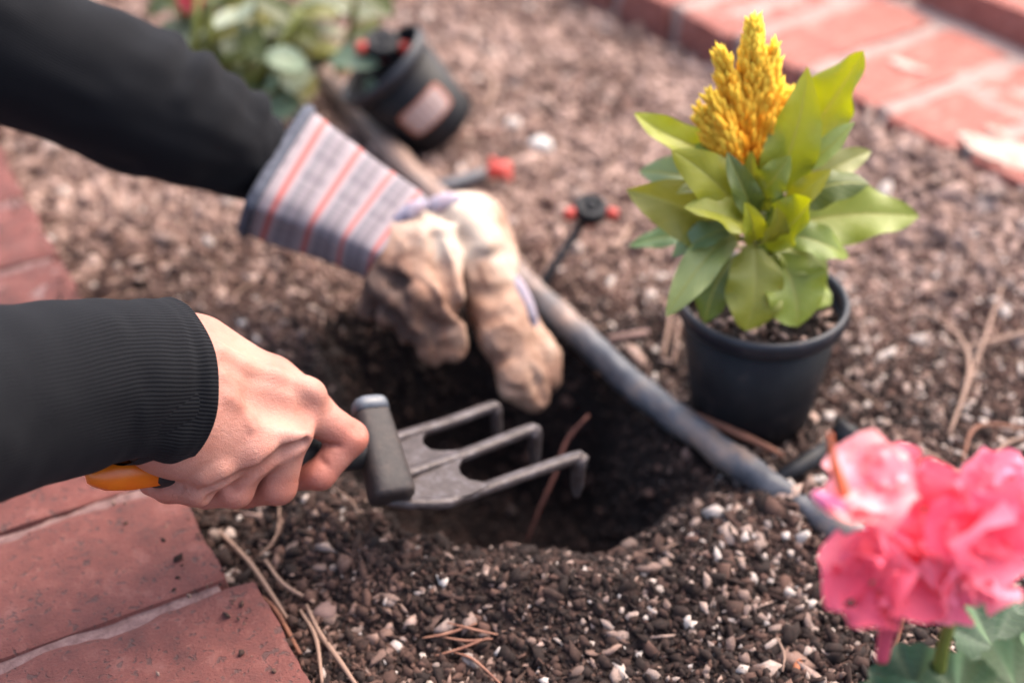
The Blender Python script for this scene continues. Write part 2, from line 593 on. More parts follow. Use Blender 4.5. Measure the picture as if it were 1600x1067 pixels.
M_PLUME = Mat('celosia plume', 0.6)
_g = M_PLUME.n('Attribute', attribute_name='tint').outputs['Fac']
_c = M_PLUME.ramp(_g, [(0.0, S(255, 148, 28, 0.95)), (0.35, S(255, 188, 50, 0.97)), (1.0, S(255, 224, 86, 0.98))])
M_PLUME.color(_c)
M_PLUME.set(M_PLUME.b, 'Subsurface Weight', 0.0)
M_PLUME.set(M_PLUME.b, 'Subsurface Radius', (1.0, 0.75, 0.25))
M_PLUME.set(M_PLUME.b, 'Subsurface Scale', 0.006)
M_PLUME.set(M_PLUME.b, 'Specular IOR Level', 0.15)
M_PLUME.translucent(_c, 0.4)

M_PETAL = Mat('pink petal', 0.6, **{'Specular_IOR_Level': 0.2})
_puv = M_PETAL.n('SeparateXYZ', {0: M_PETAL.coord('UV')})
_pb = M_PETAL.n('ObjectInfo').outputs['Color']
_c = M_PETAL.mix(M_PETAL.ramp(_puv.outputs[0], [(0.05, (0.7, 0.7, 0.7, 1)), (0.5, (0, 0, 0, 1))]), _pb, S(236, 48, 84, 0.95))
_c = M_PETAL.mix(M_PETAL.math('MULTIPLY', M_PETAL.noise(70, 3), 0.25), _c, S(255, 170, 188, 0.95))
M_PETAL.color(_c)
M_PETAL.translucent(_c, 0.36)

M_BUD = Mat('pink bud', 0.5)
M_BUD.color(M_BUD.n('ObjectInfo').outputs['Color'])

M_LEATHER = Mat('cream leather', 0.8)
_ln1 = M_LEATHER.noise(42, 5, 0.65, None, 0.6)
_dirt = M_LEATHER.n('Attribute', attribute_name='dirt').outputs['Fac']
_f = M_LEATHER.math('ADD', _dirt, M_LEATHER.math('MULTIPLY', M_LEATHER.math('SUBTRACT', _ln1, 0.5), 1.0))
M_LEATHER.color(M_LEATHER.ramp(_f, [(0.1, S(210, 190, 172, 0.6)), (0.36, S(182, 146, 124, 0.62)), (0.62, S(132, 94, 74, 0.66)), (0.95, S(74, 52, 43, 0.66))]))
M_LEATHER.bump(M_LEATHER.math('ADD', M_LEATHER.noise(70, 4, 0.6, None, 1.0), M_LEATHER.math('MULTIPLY', M_LEATHER.noise(500, 3), 0.3)), 0.55, 0.004)

M_STRIPE = Mat('striped glove cloth', 0.9)
_uv = M_STRIPE.n('SeparateXYZ', {0: M_STRIPE.coord('UV')})
_u = _uv.outputs[0]
_ph = M_STRIPE.math('FRACT', M_STRIPE.math('MULTIPLY', M_STRIPE.math('ADD', _u, 0.085), 4.45))
_c = M_STRIPE.ramp(_ph, [(0.0, S(166, 156, 164, 0.5)), (0.16, S(142, 136, 140, 0.5)), (0.24, S(166, 154, 160, 0.5)), (0.44, S(142, 132, 136, 0.5)), (0.52, S(168, 156, 161, 0.5)),
                         (0.72, S(182, 166, 169, 0.5)), (0.785, S(204, 112, 107, 0.5)), (0.86, S(204, 112, 107, 0.5)), (0.93, S(180, 164, 167, 0.5))])
_wv = M_STRIPE.math('MULTIPLY', M_STRIPE.math('GREATER_THAN', M_STRIPE.math('SINE', M_STRIPE.math('MULTIPLY', _uv.outputs[1], 420)), 0.2), M_STRIPE.math('LESS_THAN', _ph, 0.62))
_c = M_STRIPE.mix(M_STRIPE.math('MULTIPLY', _wv, 0.3), _c, S(90, 82, 96))
M_STRIPE.color(_c)
M_STRIPE.bump(M_STRIPE.noise(700, 2), 0.3, 0.001)
M_BIND = Mat('slate blue binding', 0.85)
M_BIND.color(M_BIND.ramp(M_BIND.noise(200, 3), [(0.3, S(66, 70, 84)), (0.7, S(96, 100, 114))]))
M_BIND.bump(M_BIND.noise(700, 2), 0.3, 0.001)
M_TRIM = Mat('blue striped glove back', 0.9)
M_TRIM.color(M_TRIM.ramp(M_TRIM.noise(70, 4, 0.6), [(0.35, S(122, 114, 136)), (0.45, S(180, 174, 190)), (0.6, S(190, 160, 168)), (0.7, S(212, 208, 214))]))

# ------------------------------------------------------------------ structure: ground
R0 = np.array(atz(1140, 60, 0.045))[:2]
R1 = np.array(atz(1600, 290, 0.045))[:2]
RD = (R1 - R0) / np.linalg.norm(R1 - R0)
RN = np.array([-RD[1], RD[0]])
if RN[1] < 0: RN = -RN

HC = np.array([-0.012, 0.795])


def hole_r(x, y):
    dx, dy = x - HC[0], y - HC[1]
    a = (-0.75 * dx + 0.66 * dy) / 0.165
    b = (0.66 * dx + 0.75 * dy) / 0.118
    ang = np.arctan2(b, a)
    wob = 1 + 0.05 * np.sin(3 * ang + 0.6) + 0.035 * np.sin(7 * ang + 1.7)
    return np.sqrt(a * a + b * b) / wob


def ground_h(x, y, fine=True):
    x = np.asarray(x, float); y = np.asarray(y, float)
    r = hole_r(x, y)
    z = 0.008 * vnoise(x, y, 0.11, 1) + 0.006 * vnoise(x, y, 0.045, 2)
    if fine:
        z = z + 0.0042 * vnoise(x, y, 0.016, 3) + 0.0022 * vnoise(x, y, 0.007, 4)
    front = sstep(0.9, 0.72, y) * sstep(-0.3, -0.1, x)
    z = z + 0.017 * front * np.exp(-((r - 1.3) / 0.22) ** 2)
    z = z - 0.132 * sstep(1.03, 0.60, r) + 0.012 * vnoise(x, y, 0.03, 41) * sstep(1.1, 0.9, r) - 0.012 * sstep(0.6, 0.0, r)
    p_ = (x - R0[0]) * RN[0] + (y - R0[1]) * RN[1]
    q_ = (x - R0[0]) * RD[0] + (y - R0[1]) * RD[1]
    z = z + 0.033 * sstep(-0.16, -0.005, p_) * sstep(0.03, 0.0, p_) * sstep(0.02, 0.22, q_)
    pw = sstep(0.12, 0.065, np.sqrt((x - 0.1735) ** 2 + (y - 0.805) ** 2))
    z = z * (1 - pw) - 0.006 * pw
    # shallow gutter beside the brick edging, soft mounds far back
    z = z + 0.02 * sstep(1.2, 2.0, y) * vnoise(x, y, 0.35, 9)
    return z


def axis(lo, a, b, hi, step):
    mid = np.arange(a, b, step)
    s, q, left, right = step, 1.18, [], []
    p = a
    while p > lo:
        s *= q; p -= s; left.append(p)
    p, s = mid[-1], step
    while p < hi:
        s *= q; p += s; right.append(p)
    return np.concatenate([left[::-1], mid, right])


gx = axis(-12, -0.55, 0.75, 12, 0.0036)
gy = axis(-6, 0.42, 1.35, 16, 0.0036)
GX, GY = np.meshgrid(gx, gy, indexing='ij')
GZ = ground_h(GX, GY)
SOIL_TONE = np.clip(0.20 + 0.75 * sstep(0.85, 1.12, GY + 0.35 * np.maximum(GX - 0.16, 0)) - 0.3 * sstep(1.5, 1.0, hole_r(GX, GY)) - 0.5 * sstep(1.04, 0.98, hole_r(GX, GY)) + 0.5 * vnoise(GX, GY, 0.12, 21), 0, 1)  # paler on the dry ground behind, darkened around and inside the hole
gi = np.arange(GX.size).reshape(GX.shape)
gF = np.stack([gi[:-1, :-1], gi[1:, :-1], gi[1:, 1:], gi[:-1, 1:]], -1).reshape(-1, 4)
ground = link('ground', mesh_np('ground', np.stack([GX, GY, GZ], -1).reshape(-1, 3), gF, True, attr={'dry': SOIL_TONE.ravel()}), M_SOIL)
tag(ground, 'dark crumbly garden soil with a dug planting hole', None, kind='structure')

# ------------------------------------------------------------------ structure: brick edging on the left and brick border behind
L0 = np.array(atz(450, 1067, 0.025))[:2]
L1 = np.array(atz(0, 212, 0.025))[:2]
LD = (L1 - L0) / np.linalg.norm(L1 - L0)      # along the edge, away from the camera
LN = np.array([-LD[1], LD[0]])                 # into the paving (left)


def brick_mesh(name, L, W, H, seed, round_=0.004, rough=0.0012):
    nx, ny, nz = max(6, int(L / 0.006)), max(5, int(W / 0.006)), 6
    r = np.random.default_rng(seed)
    parts = []
    def face(o, a, b, na, nb):
        u, v = np.meshgrid(np.linspace(0, 1, na + 1), np.linspace(0, 1, nb + 1), indexing='ij')
        P = np.array(o) + u[..., None] * np.array(a) + v[..., None] * np.array(b)
        i = np.arange(P.shape[0] * P.shape[1]).reshape(P.shape[:2])
        return P.reshape(-1, 3), np.stack([i[:-1, :-1], i[1:, :-1], i[1:, 1:], i[:-1, 1:]], -1).reshape(-1, 4)
    parts += [face((0, 0, H), (L, 0, 0), (0, W, 0), nx, ny), face((0, 0, 0), (L, 0, 0), (0, 0, H), nx, nz),
              face((L, 0, 0), (0, W, 0), (0, 0, H), ny, nz), face((L, W, 0), (-L, 0, 0), (0, 0, H), nx, nz),
              face((0, W, 0), (0, -W, 0), (0, 0, H), ny, nz)]
    V, F = join_geo(parts)
    # round the arrises, then wear the surface
    c = np.array([L, W, H]) / 2
    inner = np.clip(V, round_, np.array([L - round_, W - round_, H - round_]))
    inner[:, 2] = np.minimum(V[:, 2], H - round_)
    d = V - inner
    n = np.linalg.norm(d, axis=1, keepdims=True)
    V = np.where(n > 1e-6, inner + d / np.maximum(n, 1e-6) * round_, V)
    k = seed * 3.7
    w = vnoise(V[:, 0] + k + V[:, 2], V[:, 1] + k, 0.02, seed) * 2 + vnoise(V[:, 0] + k, V[:, 1] - V[:, 2] + k, 0.008, seed + 1)
    dirn = (V - c) / np.array([L, W, H])
    dirn /= np.linalg.norm(dirn, axis=1, keepdims=True)
    edge = 1 + 3 * (np.abs((V - c) / (np.array([L, W, H]) / 2)) > 0.9).sum(1).clip(0, 2)[:, None] * 0.5
    V = V + dirn * (w * rough)[:, None] * edge
    V = V + dirn * (vnoise(V[:, 0] + k, V[:, 1] + V[:, 2] + k, 0.004, seed + 2) * 0.0009)[:, None]
    V[:, :2] -= c[:2]
    return mesh_np(name, V, F, True)


edging = thing('brick_edging', 'weathered red brick edging laid as headers beside the dug soil', 'brick edging', (L0[0], L0[1], 0))
bm_l = [brick_mesh('brick', 0.2, 0.0995, 0.07, 30 + i, 0.0045, 0.0006) for i in range(4)]
ang_l = math.atan2(LN[1], LN[0])
j0 = np.dot(np.array(atz(352, 921, 0.02))[:2] - L0, LD)   # the joint that the photograph shows best
PITCH_L = 0.1045
for row in range(3):
    for k in range(-3, 20):
        a0 = j0 + k * PITCH_L + R.uniform(-0.0015, 0.0015)
        jit = R.uniform(-0.003, 0.003) + (0.012 if (row == 0 and k == -1) else 0) * -1
        if k > 4: jit += R.uniform(-0.008, 0.006)
        c = L0 + LD * (a0 + PITCH_L / 2) + LN * (0.102 + jit + row * 0.212)
        o = link('brick', bm_l[(k + row * 2) % 4], M_BRICK, edging)
        o.rotation_euler = (R.uniform(-0.004, 0.004), R.uniform(-0.003, 0.003), ang_l)
        z = 0.026 - 0.07 + {0: 0.001, -1: 0.0, 1: 0.0005}.get(k, R.uniform(-0.002, 0.002))
        o.location = (c[0], c[1], z)


def slab(name, corners, z0, z1, m, parent):
    c = [np.array(p) for p in corners]
    ed = lambda k: np.concatenate([[0, 0.0005], np.linspace(0.004, 0.996, k), [0.9995, 1]])
    u, v = np.meshgrid(ed(420), ed(110), indexing='ij')
    P = (c[0] * ((1 - u) * (1 - v))[..., None] + c[1] * (u * (1 - v))[..., None] + c[2] * (u * v)[..., None] + c[3] * ((1 - u) * v)[..., None])
    z = z1 + 0.0009 * vnoise(P[..., 0], P[..., 1], 0.02, 5) + 0.0009 * vnoise(P[..., 0], P[..., 1], 0.007, 6)
    e = np.minimum(np.minimum(u, 1 - u), np.minimum(v, 1 - v))
    z = np.where(e < 0.0002, z0, z)
    me = grid_mesh(name, np.concatenate([P, z[..., None]], -1))
    if np.cross(c[1] - c[0], c[3] - c[0]) < 0: me.flip_normals()
    return link(name, me, m, parent)


slab('mortar', [L0 + LD * -0.35 + LN * 0.009, L0 + LD * 2.0 + LN * 0.009, L0 + LD * 2.0 + LN * 0.64, L0 + LD * -0.35 + LN * 0.64], -0.05, 0.0232, M_MORTAR, edging)

border = thing('brick_border', 'orange red brick border with pale mortar behind the potted yellow flower', 'brick border', (R0[0], R0[1], 0))
bm_r = [brick_mesh('brick', 0.2, 0.079, 0.09, 50 + i, 0.005, 0.0007) for i in range(3)]
bm_h = brick_mesh('brick', 0.098, 0.079, 0.09, 55, 0.005, 0.0007)
bm_s = brick_mesh('brick', 0.2, 0.1, 0.09, 57, 0.005, 0.0007)
ang_r = math.atan2(RN[1], RN[0])
jr = np.dot(np.array(atz(1362, 178, 0.045))[:2] - R0, RD)
PITCH_R = 0.0985
ZR = 0.045
for k in range(-14, 9):
    a0 = jr + (k + 0.5) * PITCH_R
    z = ZR - 0.09 + R.uniform(-0.002, 0.002)
    if k in (0, 1, 3):       # a split course beside the corner
        for q in (0, 1):
            c = R0 + RD * a0 + RN * (0.05 + q * 0.108)
            o = link('brick', bm_h, M_BRICK2, border); o.location = (c[0], c[1], z - 0.002 * q); o.rotation_euler = (0, 0, ang_r)
    else:
        c = R0 + RD * (a0 + R.uniform(-0.002, 0.002)) + RN * (0.102 + R.uniform(-0.004, 0.004))
        o = link('brick', bm_r[k % 3], M_BRICK2, border); o.location = (c[0], c[1], z)
        o.rotation_euler = (R.uniform(-0.01, 0.01), R.uniform(-0.01, 0.01), ang_r)
for k in range(-8, 6):       # second course, running lengthwise and a step higher
    for q in range(3):
        c = R0 + RD * (jr + 0.155 + k * 0.214 + q * 0.1) + RN * (0.278 + q * 0.112)
        o = link('brick', bm_s, M_BRICK2, border); o.location = (c[0], c[1], ZR - 0.09 + 0.035 + q * 0.001)
        o.rotation_euler = (0, 0, ang_r + math.pi / 2)
slab('mortar', [R0 + RD * -1.6 + RN * 0.012, R0 + RD * 1.2 + RN * 0.012, R0 + RD * 1.2 + RN * 0.62, R0 + RD * -1.6 + RN * 0.62], -0.06, ZR - 0.002, M_MORTAR2, border)
# pale lime bloom left on two of the bricks
M_LIME = Mat('lime bloom', 0.95)
M_LIME.color(M_LIME.ramp(M_LIME.noise(90, 5), [(0.3, S(190, 146, 130)), (0.7, S(224, 200, 186))]))
for (px, py, rx, ry) in ((1552, 232, 0.030, 0.018), (1598, 246, 0.026, 0.024), (1412, 101, 0.016, 0.0075), (1512, 214, 0.010, 0.007), (1560, 205, 0.012, 0.006), (1436, 108, 0.008, 0.005)):
    c = atz(px, py, ZR + 0.0035)
    a = np.linspace(0, 2 * math.pi, 28, endpoint=False)
    rr = 1 + 0.35 * np.array([vnoise(3 * math.cos(t) + px, 3 * math.sin(t), 1.0, 3) for t in a])
    P = np.stack([np.stack([c.x + s * rr * (rx * np.cos(a) * RD[0] + ry * np.sin(a) * RN[0]), c.y + s * rr * (rx * np.cos(a) * RD[1] + ry * np.sin(a) * RN[1]),
                            np.full(28, c.z + 0.002 * (1 - s))], -1) for s in (1.0, 0.6, 0.03)], 0)
    link('lime_stain', grid_mesh('lime_stain', P, True, True), M_LIME, border)

# ------------------------------------------------------------------ loose soil: crumbs, perlite, bark (stuff) and the largest pieces one by one
_t = (1 + 5 ** 0.5) / 2
ICO_V = np.array([(-1, _t, 0), (1, _t, 0), (-1, -_t, 0), (1, -_t, 0), (0, -1, _t), (0, 1, _t), (0, -1, -_t), (0, 1, -_t), (_t, 0, -1), (_t, 0, 1), (-_t, 0, -1), (-_t, 0, 1)]) / 1.902
ICO_F = np.array([(0, 11, 5), (0, 5, 1), (0, 1, 7), (0, 7, 10), (0, 10, 11), (1, 5, 9), (5, 11, 4), (11, 10, 2), (10, 7, 6), (7, 1, 8), (3, 9, 4), (3, 4, 2), (3, 2, 6), (3, 6, 8), (3, 8, 9), (4, 9, 5), (2, 4, 11), (6, 2, 10), (8, 6, 7), (9, 8, 1)])


def rot_rand(n):
    q = NR.normal(size=(n, 4)); q /= np.linalg.norm(q, axis=1, keepdims=True)
    w, x, y, z = q.T
    return np.stack([np.stack([1 - 2 * (y * y + z * z), 2 * (x * y - z * w), 2 * (x * z + y * w)], -1),
                     np.stack([2 * (x * y + z * w), 1 - 2 * (x * x + z * z), 2 * (y * z - x * w)], -1),
                     np.stack([2 * (x * z - y * w), 2 * (y * z + x * w), 1 - 2 * (x * x + y * y)], -1)], 1)


def on_soil(x, y):
    p = np.stack([x, y], -1)
    l = (p - L0) @ LN
    r = (p - R0) @ RN
    return (l < 0.004) & (r < 0.01)


def in_view(x, y, mx=420, my=330):
    dx, dy, dz = x, y, -CAM_H
    f = dy * CP - dz * SP_
    u = dx / f * FPX + 800
    v = -(dy * SP_ + dz * CP) / f * FPX + 533.5
    return (u > -mx) & (u < 1600 + mx) & (v > -my) & (v < 1067 + my)


def sample_ground(n, y0, y1, x0=-1.1, x1=1.4):
    x = NR.uniform(x0, x1, n * 4); y = NR.uniform(y0, y1, n * 4)
    k = on_soil(x, y) & in_view(x, y)
    return x[k][:n], y[k][:n]


def scatter(name, x, y, size, tint, m, aniso=(1, 1, 0.7), sink=0.15, flat=False, parent=None):
    n = len(x)
    sh = ICO_V[None] * (1 + 0.55 * NR.uniform(-1, 1, (n, 12, 1)))
    sc = size[:, None] * np.array(aniso)[None] * np.exp(0.45 * NR.normal(0, 1, (n, 3)).clip(-1.8, 1.6))
    V = sh * sc[:, None]
    Rm = rot_rand(n)
    if flat:
        a = NR.uniform(0, 2 * math.pi, n); b = NR.normal(0, 0.35, n)
        ca, sa, cb, sb = np.cos(a), np.sin(a), np.cos(b), np.sin(b)
        z = np.zeros(n); o = np.ones(n)
        Rm = np.stack([np.stack([ca * cb, -sa, ca * sb], -1), np.stack([sa * cb, ca, sa * sb], -1), np.stack([-sb, z, cb], -1)], 1)
    V = np.einsum('nij,nkj->nki', Rm, V)
    V += np.stack([x, y, ground_h(x, y) + size * aniso[2] * (0.5 - sink)], -1)[:, None]
    F = (ICO_F[None] + 12 * np.arange(n)[:, None, None]).reshape(-1, 3)
    return V.reshape(-1, 3), F, np.repeat(tint, 12)


def crumb_tone(x, y):  # crumb tint rises towards the dry back, drops around and inside the hole
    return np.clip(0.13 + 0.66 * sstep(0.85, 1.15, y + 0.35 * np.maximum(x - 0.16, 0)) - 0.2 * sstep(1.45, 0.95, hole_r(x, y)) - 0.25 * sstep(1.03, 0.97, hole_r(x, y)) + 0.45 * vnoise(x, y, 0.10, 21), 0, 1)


x, y = sample_ground(82000, 0.34, 1.0)
s = NR.lognormal(math.log(0.0014), 0.5, len(x)).clip(0.0006, 0.0040)
x2, y2 = sample_ground(25000, 1.0, 1.6)
s2 = NR.lognormal(math.log(0.0025), 0.45, len(x2)).clip(0.0009, 0.007)
x3, y3 = sample_ground(10000, 1.6, 2.9, -1.6, 1.6)
s3 = NR.lognormal(math.log(0.006), 0.4, len(x3)).clip(0.002, 0.014)
X, Y, Z = np.concatenate([x, x2, x3]), np.concatenate([y, y2, y3]), np.concatenate([s, s2, s3])
t = np.clip(crumb_tone(X, Y) + NR.normal(0, 0.19, len(X)), 0, 1)
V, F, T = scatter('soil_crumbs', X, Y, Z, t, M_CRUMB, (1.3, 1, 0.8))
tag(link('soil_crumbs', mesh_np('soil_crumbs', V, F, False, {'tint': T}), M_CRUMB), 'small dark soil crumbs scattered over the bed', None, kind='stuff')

x, y = sample_ground(19000, 0.34, 1.0)
k = NR.uniform(0, 1, len(x)) < np.where(hole_r(x, y) < 0.97, 0.008, 0.24 + 0.5 * sstep(-0.05, 0.18, x))
x, y = x[k], y[k]
s = NR.lognormal(math.log(0.0015), 0.5, len(x)).clip(0.0007, 0.0042)
x2, y2 = sample_ground(1900, 1.0, 2.6, -1.5, 1.6)
s2 = NR.lognormal(math.log(0.0034), 0.45, len(x2)).clip(0.0012, 0.010)
X, Y, Z = np.concatenate([x, x2]), np.concatenate([y, y2]), np.concatenate([s, s2])
V, F, T = scatter('perlite', X, Y, Z, NR.uniform(0, 1, len(X)) ** 1.4, M_PERL, (1.1, 1, 0.9), 0.0)
tag(link('perlite_gravel', mesh_np('perlite_gravel', V, F, True, {'tint': T}), M_PERL), 'pale perlite grit mixed through the soil', None, kind='stuff')

x, y = sample_ground(13000, 0.95, 2.9, -1.6, 1.6)
s = NR.lognormal(math.log(0.0026), 0.45, len(x)).clip(0.001, 0.0075)
x2, y2 = sample_ground(1500, 0.42, 0.95)
k = hole_r(x2, y2) > 1.0
x2, y2 = x2[k], y2[k]
s2 = NR.lognormal(math.log(0.0021), 0.35, len(x2)).clip(0.001, 0.006)
X, Y, Z = np.concatenate([x, x2]), np.concatenate([y, y2]), np.concatenate([s, s2])
V, F, T = scatter('bark', X, Y, Z, NR.uniform(0, 1, len(X)), M_CHIP, (2.4, 0.8, 0.4), -0.1, True)
tag(link('bark_debris', mesh_np('bark_debris', V, F, False, {'tint': T}), M_CHIP), 'dry bark and straw debris strewn over the back of the bed', None, kind='stuff')


# soil kicked over the edge of the bricks
n = 420
al = NR.uniform(-0.3, 1.6, n); dd = NR.exponential(0.014, n) + 0.003
xy = L0[None] + LD[None] * al[:, None] + LN[None] * dd[:, None]
sz = NR.lognormal(math.log(0.0011), 0.45, n).clip(0.0005, 0.003)
V, F, T = scatter('soil_spill', xy[:, 0], xy[:, 1], sz, NR.uniform(0, 0.8, n), M_CRUMB)
V[:, 2] += np.repeat(0.0272 - ground_h(xy[:, 0], xy[:, 1]), 12)
tag(link('soil_spill', mesh_np('soil_spill', V, F, False, {'tint': T}), M_CRUMB), 'soil crumbs spilled onto the brick edging', None, kind='stuff')


def lump(name, seed, aniso, sub=True):
    r = np.random.default_rng(seed)
    V = ICO_V * (1 + 0.22 * r.uniform(-1, 1, (12, 1)))
    F = ICO_F
    if sub:
        V = list(map(tuple, V)); nf, cache = [], {}
        def midp(a, b):
            k = (min(a, b), max(a, b))
            if k not in cache:
                p = (np.array(V[a]) + np.array(V[b])) / 2
                V.append(tuple(p * (1.12 + 0.1 * r.uniform(-1, 1)))); cache[k] = len(V) - 1
            return cache[k]
        for a, b, c in F:
            ab, bc, ca = midp(a, b), midp(b, c), midp(c, a)
            nf += [(a, ab, ca), (b, bc, ab), (c, ca, bc), (ab, bc, ca)]
        V, F = np.array(V), np.array(nf)
    V = np.asarray(V) * np.array(aniso)
    return mesh_np(name, V, F, sub, {'tint': np.full(len(V), r.uniform(0.05, 0.75))})


st = [lump('stone', 200 + i, (1.15, 0.95, 0.8)) for i in range(7)]
ch = [lump('wood_chip', 300 + i, (2.2, 0.8, 0.35), False) for i in range(5)]
x, y = sample_ground(800, 0.45, 0.98)
k = (hole_r(x, y) > 0.99) & (NR.uniform(0, 1, len(x)) < 0.30 + 0.7 * sstep(-0.02, 0.2, x))
x, y = x[k][:210], y[k][:210]
for i in range(len(x)):
    s = float(np.clip(NR.lognormal(math.log(0.0034), 0.26), 0.0024, 0.0058))
    o = link('stone', st[i % 7], None, ground)
    if not st[i % 7].materials: st[i % 7].materials.append(M_PERL.m)
    o.location = (x[i], y[i], float(ground_h(x[i], y[i])) + s * 0.35)
    o.rotation_euler = tuple(NR.uniform(0, 6.28, 3)); o.scale = (s, s, s)
x, y = sample_ground(330, 0.45, 1.9)
k = hole_r(x, y) > 1.02
x, y = x[k][:260], y[k][:260]
for i in range(len(x)):
    s = float(np.clip(NR.lognormal(math.log(0.0033 + 0.0035 * max(0, y[i] - 0.8)), 0.3), 0.0025, 0.009))
    o = link('wood_chip', ch[i % 5], None, ground)
    if not ch[i % 5].materials: ch[i % 5].materials.append(M_CHIP.m)
    o.location = (x[i], y[i], float(ground_h(x[i], y[i])) + s * 0.35)
    o.rotation_euler = (NR.normal(0, 0.35), NR.normal(0, 0.35), NR.uniform(0, 6.28)); o.scale = (s, s, s)

# a few pieces that stand out
def piece(name, label, cat, px, py, s, me, m, group=None, rot=(0.2, 0.1, 0.5)):
    p = atz(px, py)
    o = link(name, me, m)
    p.z = float(ground_h(p.x, p.y)) + s * 0.4
    o.location = p; o.rotation_euler = rot; o.scale = (s, s, s)
    return tag(o, label, cat, group)


M_WHITE = Mat('white pebble', 0.8); M_WHITE.color(M_WHITE.ramp(M_WHITE.noise(200, 3), [(0.3, S(214, 204, 196)), (0.7, S(240, 236, 230))]))
M_CLOD = Mat('dry clod', 0.9); M_CLOD.color(M_CLOD.ramp(M_CLOD.noise(200, 4), [(0.3, S(110, 84, 78)), (0.7, S(156, 124, 116))]))
M_ORCH = Mat('orange chip', 0.8); M_ORCH.color(M_ORCH.ramp(M_ORCH.noise(200, 4), [(0.3, S(170, 92, 56)), (0.7, S(204, 130, 90))]))
piece('pebble', 'bright white pebble on the mulch beyond the gloved hand', 'pebble', 845, 238, 0.011, lump('pebble', 401, (1.2, 1, 0.8)), M_WHITE)
piece('soil_clod', 'rounded grey brown soil clod beside the dry stalks near the bricks', 'soil clod', 508, 962, 0.0075, lump('soil_clod', 402, (1.1, 1, 0.8)), M_CLOD)
piece('bark_chip', 'small orange bark chip on dark soil below the pink flower', 'bark chip', 1247, 1040, 0.004, lump('bark_chip', 403, (1.9, .8, .5)), M_ORCH, rot=(0, 0, 1.1))
piece('pebble', 'chalky lump at the near rim of the hole below the tines', 'pebble', 985, 852, 0.0062, lump('pebble', 404, (1.2, 1, .9)), M_PERL)

# ------------------------------------------------------------------ drip line
pts = []
for px, py, z in ((330, -60, 0.0), (455, 60, 0.006), (560, 178, 0.012), (640, 268, 0.013), (720, 345, 0.012), (800, 425, 0.013), (870, 490, 0.013), (960, 575, 0.012), (1040, 640, 0.011), (1110, 692, 0.011), (1200, 757, 0.011),
                  (1245, 788, 0.008), (1300, 818, 0.011), (1400, 880, 0.004), (1530, 960, -0.01)):
    p = atz(px, py, z); pts.append(p)
V, F = tube_geo(pts, 0.0108, 18, 220)
V += 0.0026 * np.stack([vnoise(V[:, 0] + V[:, 2], V[:, 1] + k, 0.012, 3 + k) for k in range(3)], -1)
tag(link('drip_tube', mesh_np('drip_tube', V, F, True, {'dirt': 0.12 * sstep(0.86, 0.95, V[:, 1]) + 0.2 * sstep(0.97, 1.05, V[:, 1])}), M_TUBE), 'grey muddy irrigation tube running along the edge of the hole', 'hose')


def emitter(label, base, head, r=0.0125, red=True, tilt=None, sr=1.0, group='drip emitters on black stakes'):
    base, head = Vector(base), Vector(head)
    t = thing('drip_emitter', label, 'drip emitter', base, group)
    ax = (head - base).normalized()
    tube('stake', [base - ax * 0.02, base, head - ax * 0.012], [0.0024 * sr, 0.0034 * sr, 0.0036 * sr], M_BLACK, t, 10)
    up = Vector(tilt if tilt else (0.1, -0.35, 1)).normalized()
    q = up.to_track_quat('Z', 'Y').to_matrix().to_4x4()
    q.translation = head
    lathe('dripper_head', [(0.001, -0.006), (r * .6, -0.006), (r * .95, -0.003), (r, 0.001), (r, 0.006), (r * .9, 0.0085), (r * .62, 0.0088), (r * .55, 0.0055), (r * .35, 0.0052), (r * .32, 0.0095), (r * .12, 0.0105), (0.0004, 0.0105)], 28, q, M_BLACK, t)
    if red:
        x = q.to_3x3() @ Vector((1, 0, 0)); yv = q.to_3x3() @ Vector((0, 1, 0))
        for sgn, k in ((-1, 1.0), (1, 0.85)):
            c = head + up * 0.001 + (x * sgn * 1.12 - yv * 0.45 * (sgn > 0)) * r
            d = (x * sgn - yv * 0.4).normalized()
            tube('red_lug', [c - d * 0.004, c + d * 0.003, c + d * 0.0075 * k], [r * .33, r * .40, r * .26], M_RED, t, 10)
        lathe('red_collar', [(r * .3, -0.011), (r * .62, -0.011), (r * .7, -0.008), (r * .62, -0.0062), (r * .3, -0.0062)], 24, q, M_RED, t)
    return t


emitter('black drip emitter with red lugs on a slanting stake near the hole', atz(840, 455, 0.0), atd(922, 330, 1.155), 0.0135)

# ------------------------------------------------------------------ potted celosia
PY, PX = 0.812, 0.1735
pot = thing('potted_plant', 'black nursery pot of yellow plumed celosia standing upright on the mulch', 'potted plant', (PX, PY, 0.0))
Mp = Matrix.Translation((PX, PY, -0.004))
lathe('pot_wall', [(0.0005, 0.0005), (0.040, 0.0005), (0.0425, 0.003), (0.0442, 0.012), (0.0545, 0.091), (0.0532, 0.091), (0.0430, 0.013), (0.0005, 0.006)], 64, Mp, M_POT, pot)
lathe('pot_rim', [(0.0546, 0.0885), (0.0572, 0.0895), (0.0592, 0.0925), (0.0596, 0.0985), (0.0588, 0.1025), (0.0568, 0.1035), (0.0548, 0.1018), (0.0540, 0.095), (0.0536, 0.0885)], 72, Mp, M_RIM, pot)
a = np.linspace(0, 2 * math.pi, 41)[:-1]
P = np.stack([np.stack([PX + s * 0.0532 * np.cos(a), PY + s * 0.0532 * np.sin(a), 0.0845 + 0.004 * vnoise(9 * s * np.cos(a), 9 * s * np.sin(a), 1.0, 8)], -1) for s in np.linspace(1, 0.02, 9)])
soil_o = link('potting_soil', grid_mesh('potting_soil', P, True, True), M_SOIL, pot)
n = 420
aa, rr = NR.uniform(0, 6.28, n), 0.0525 * np.sqrt(NR.uniform(0, 1, n))
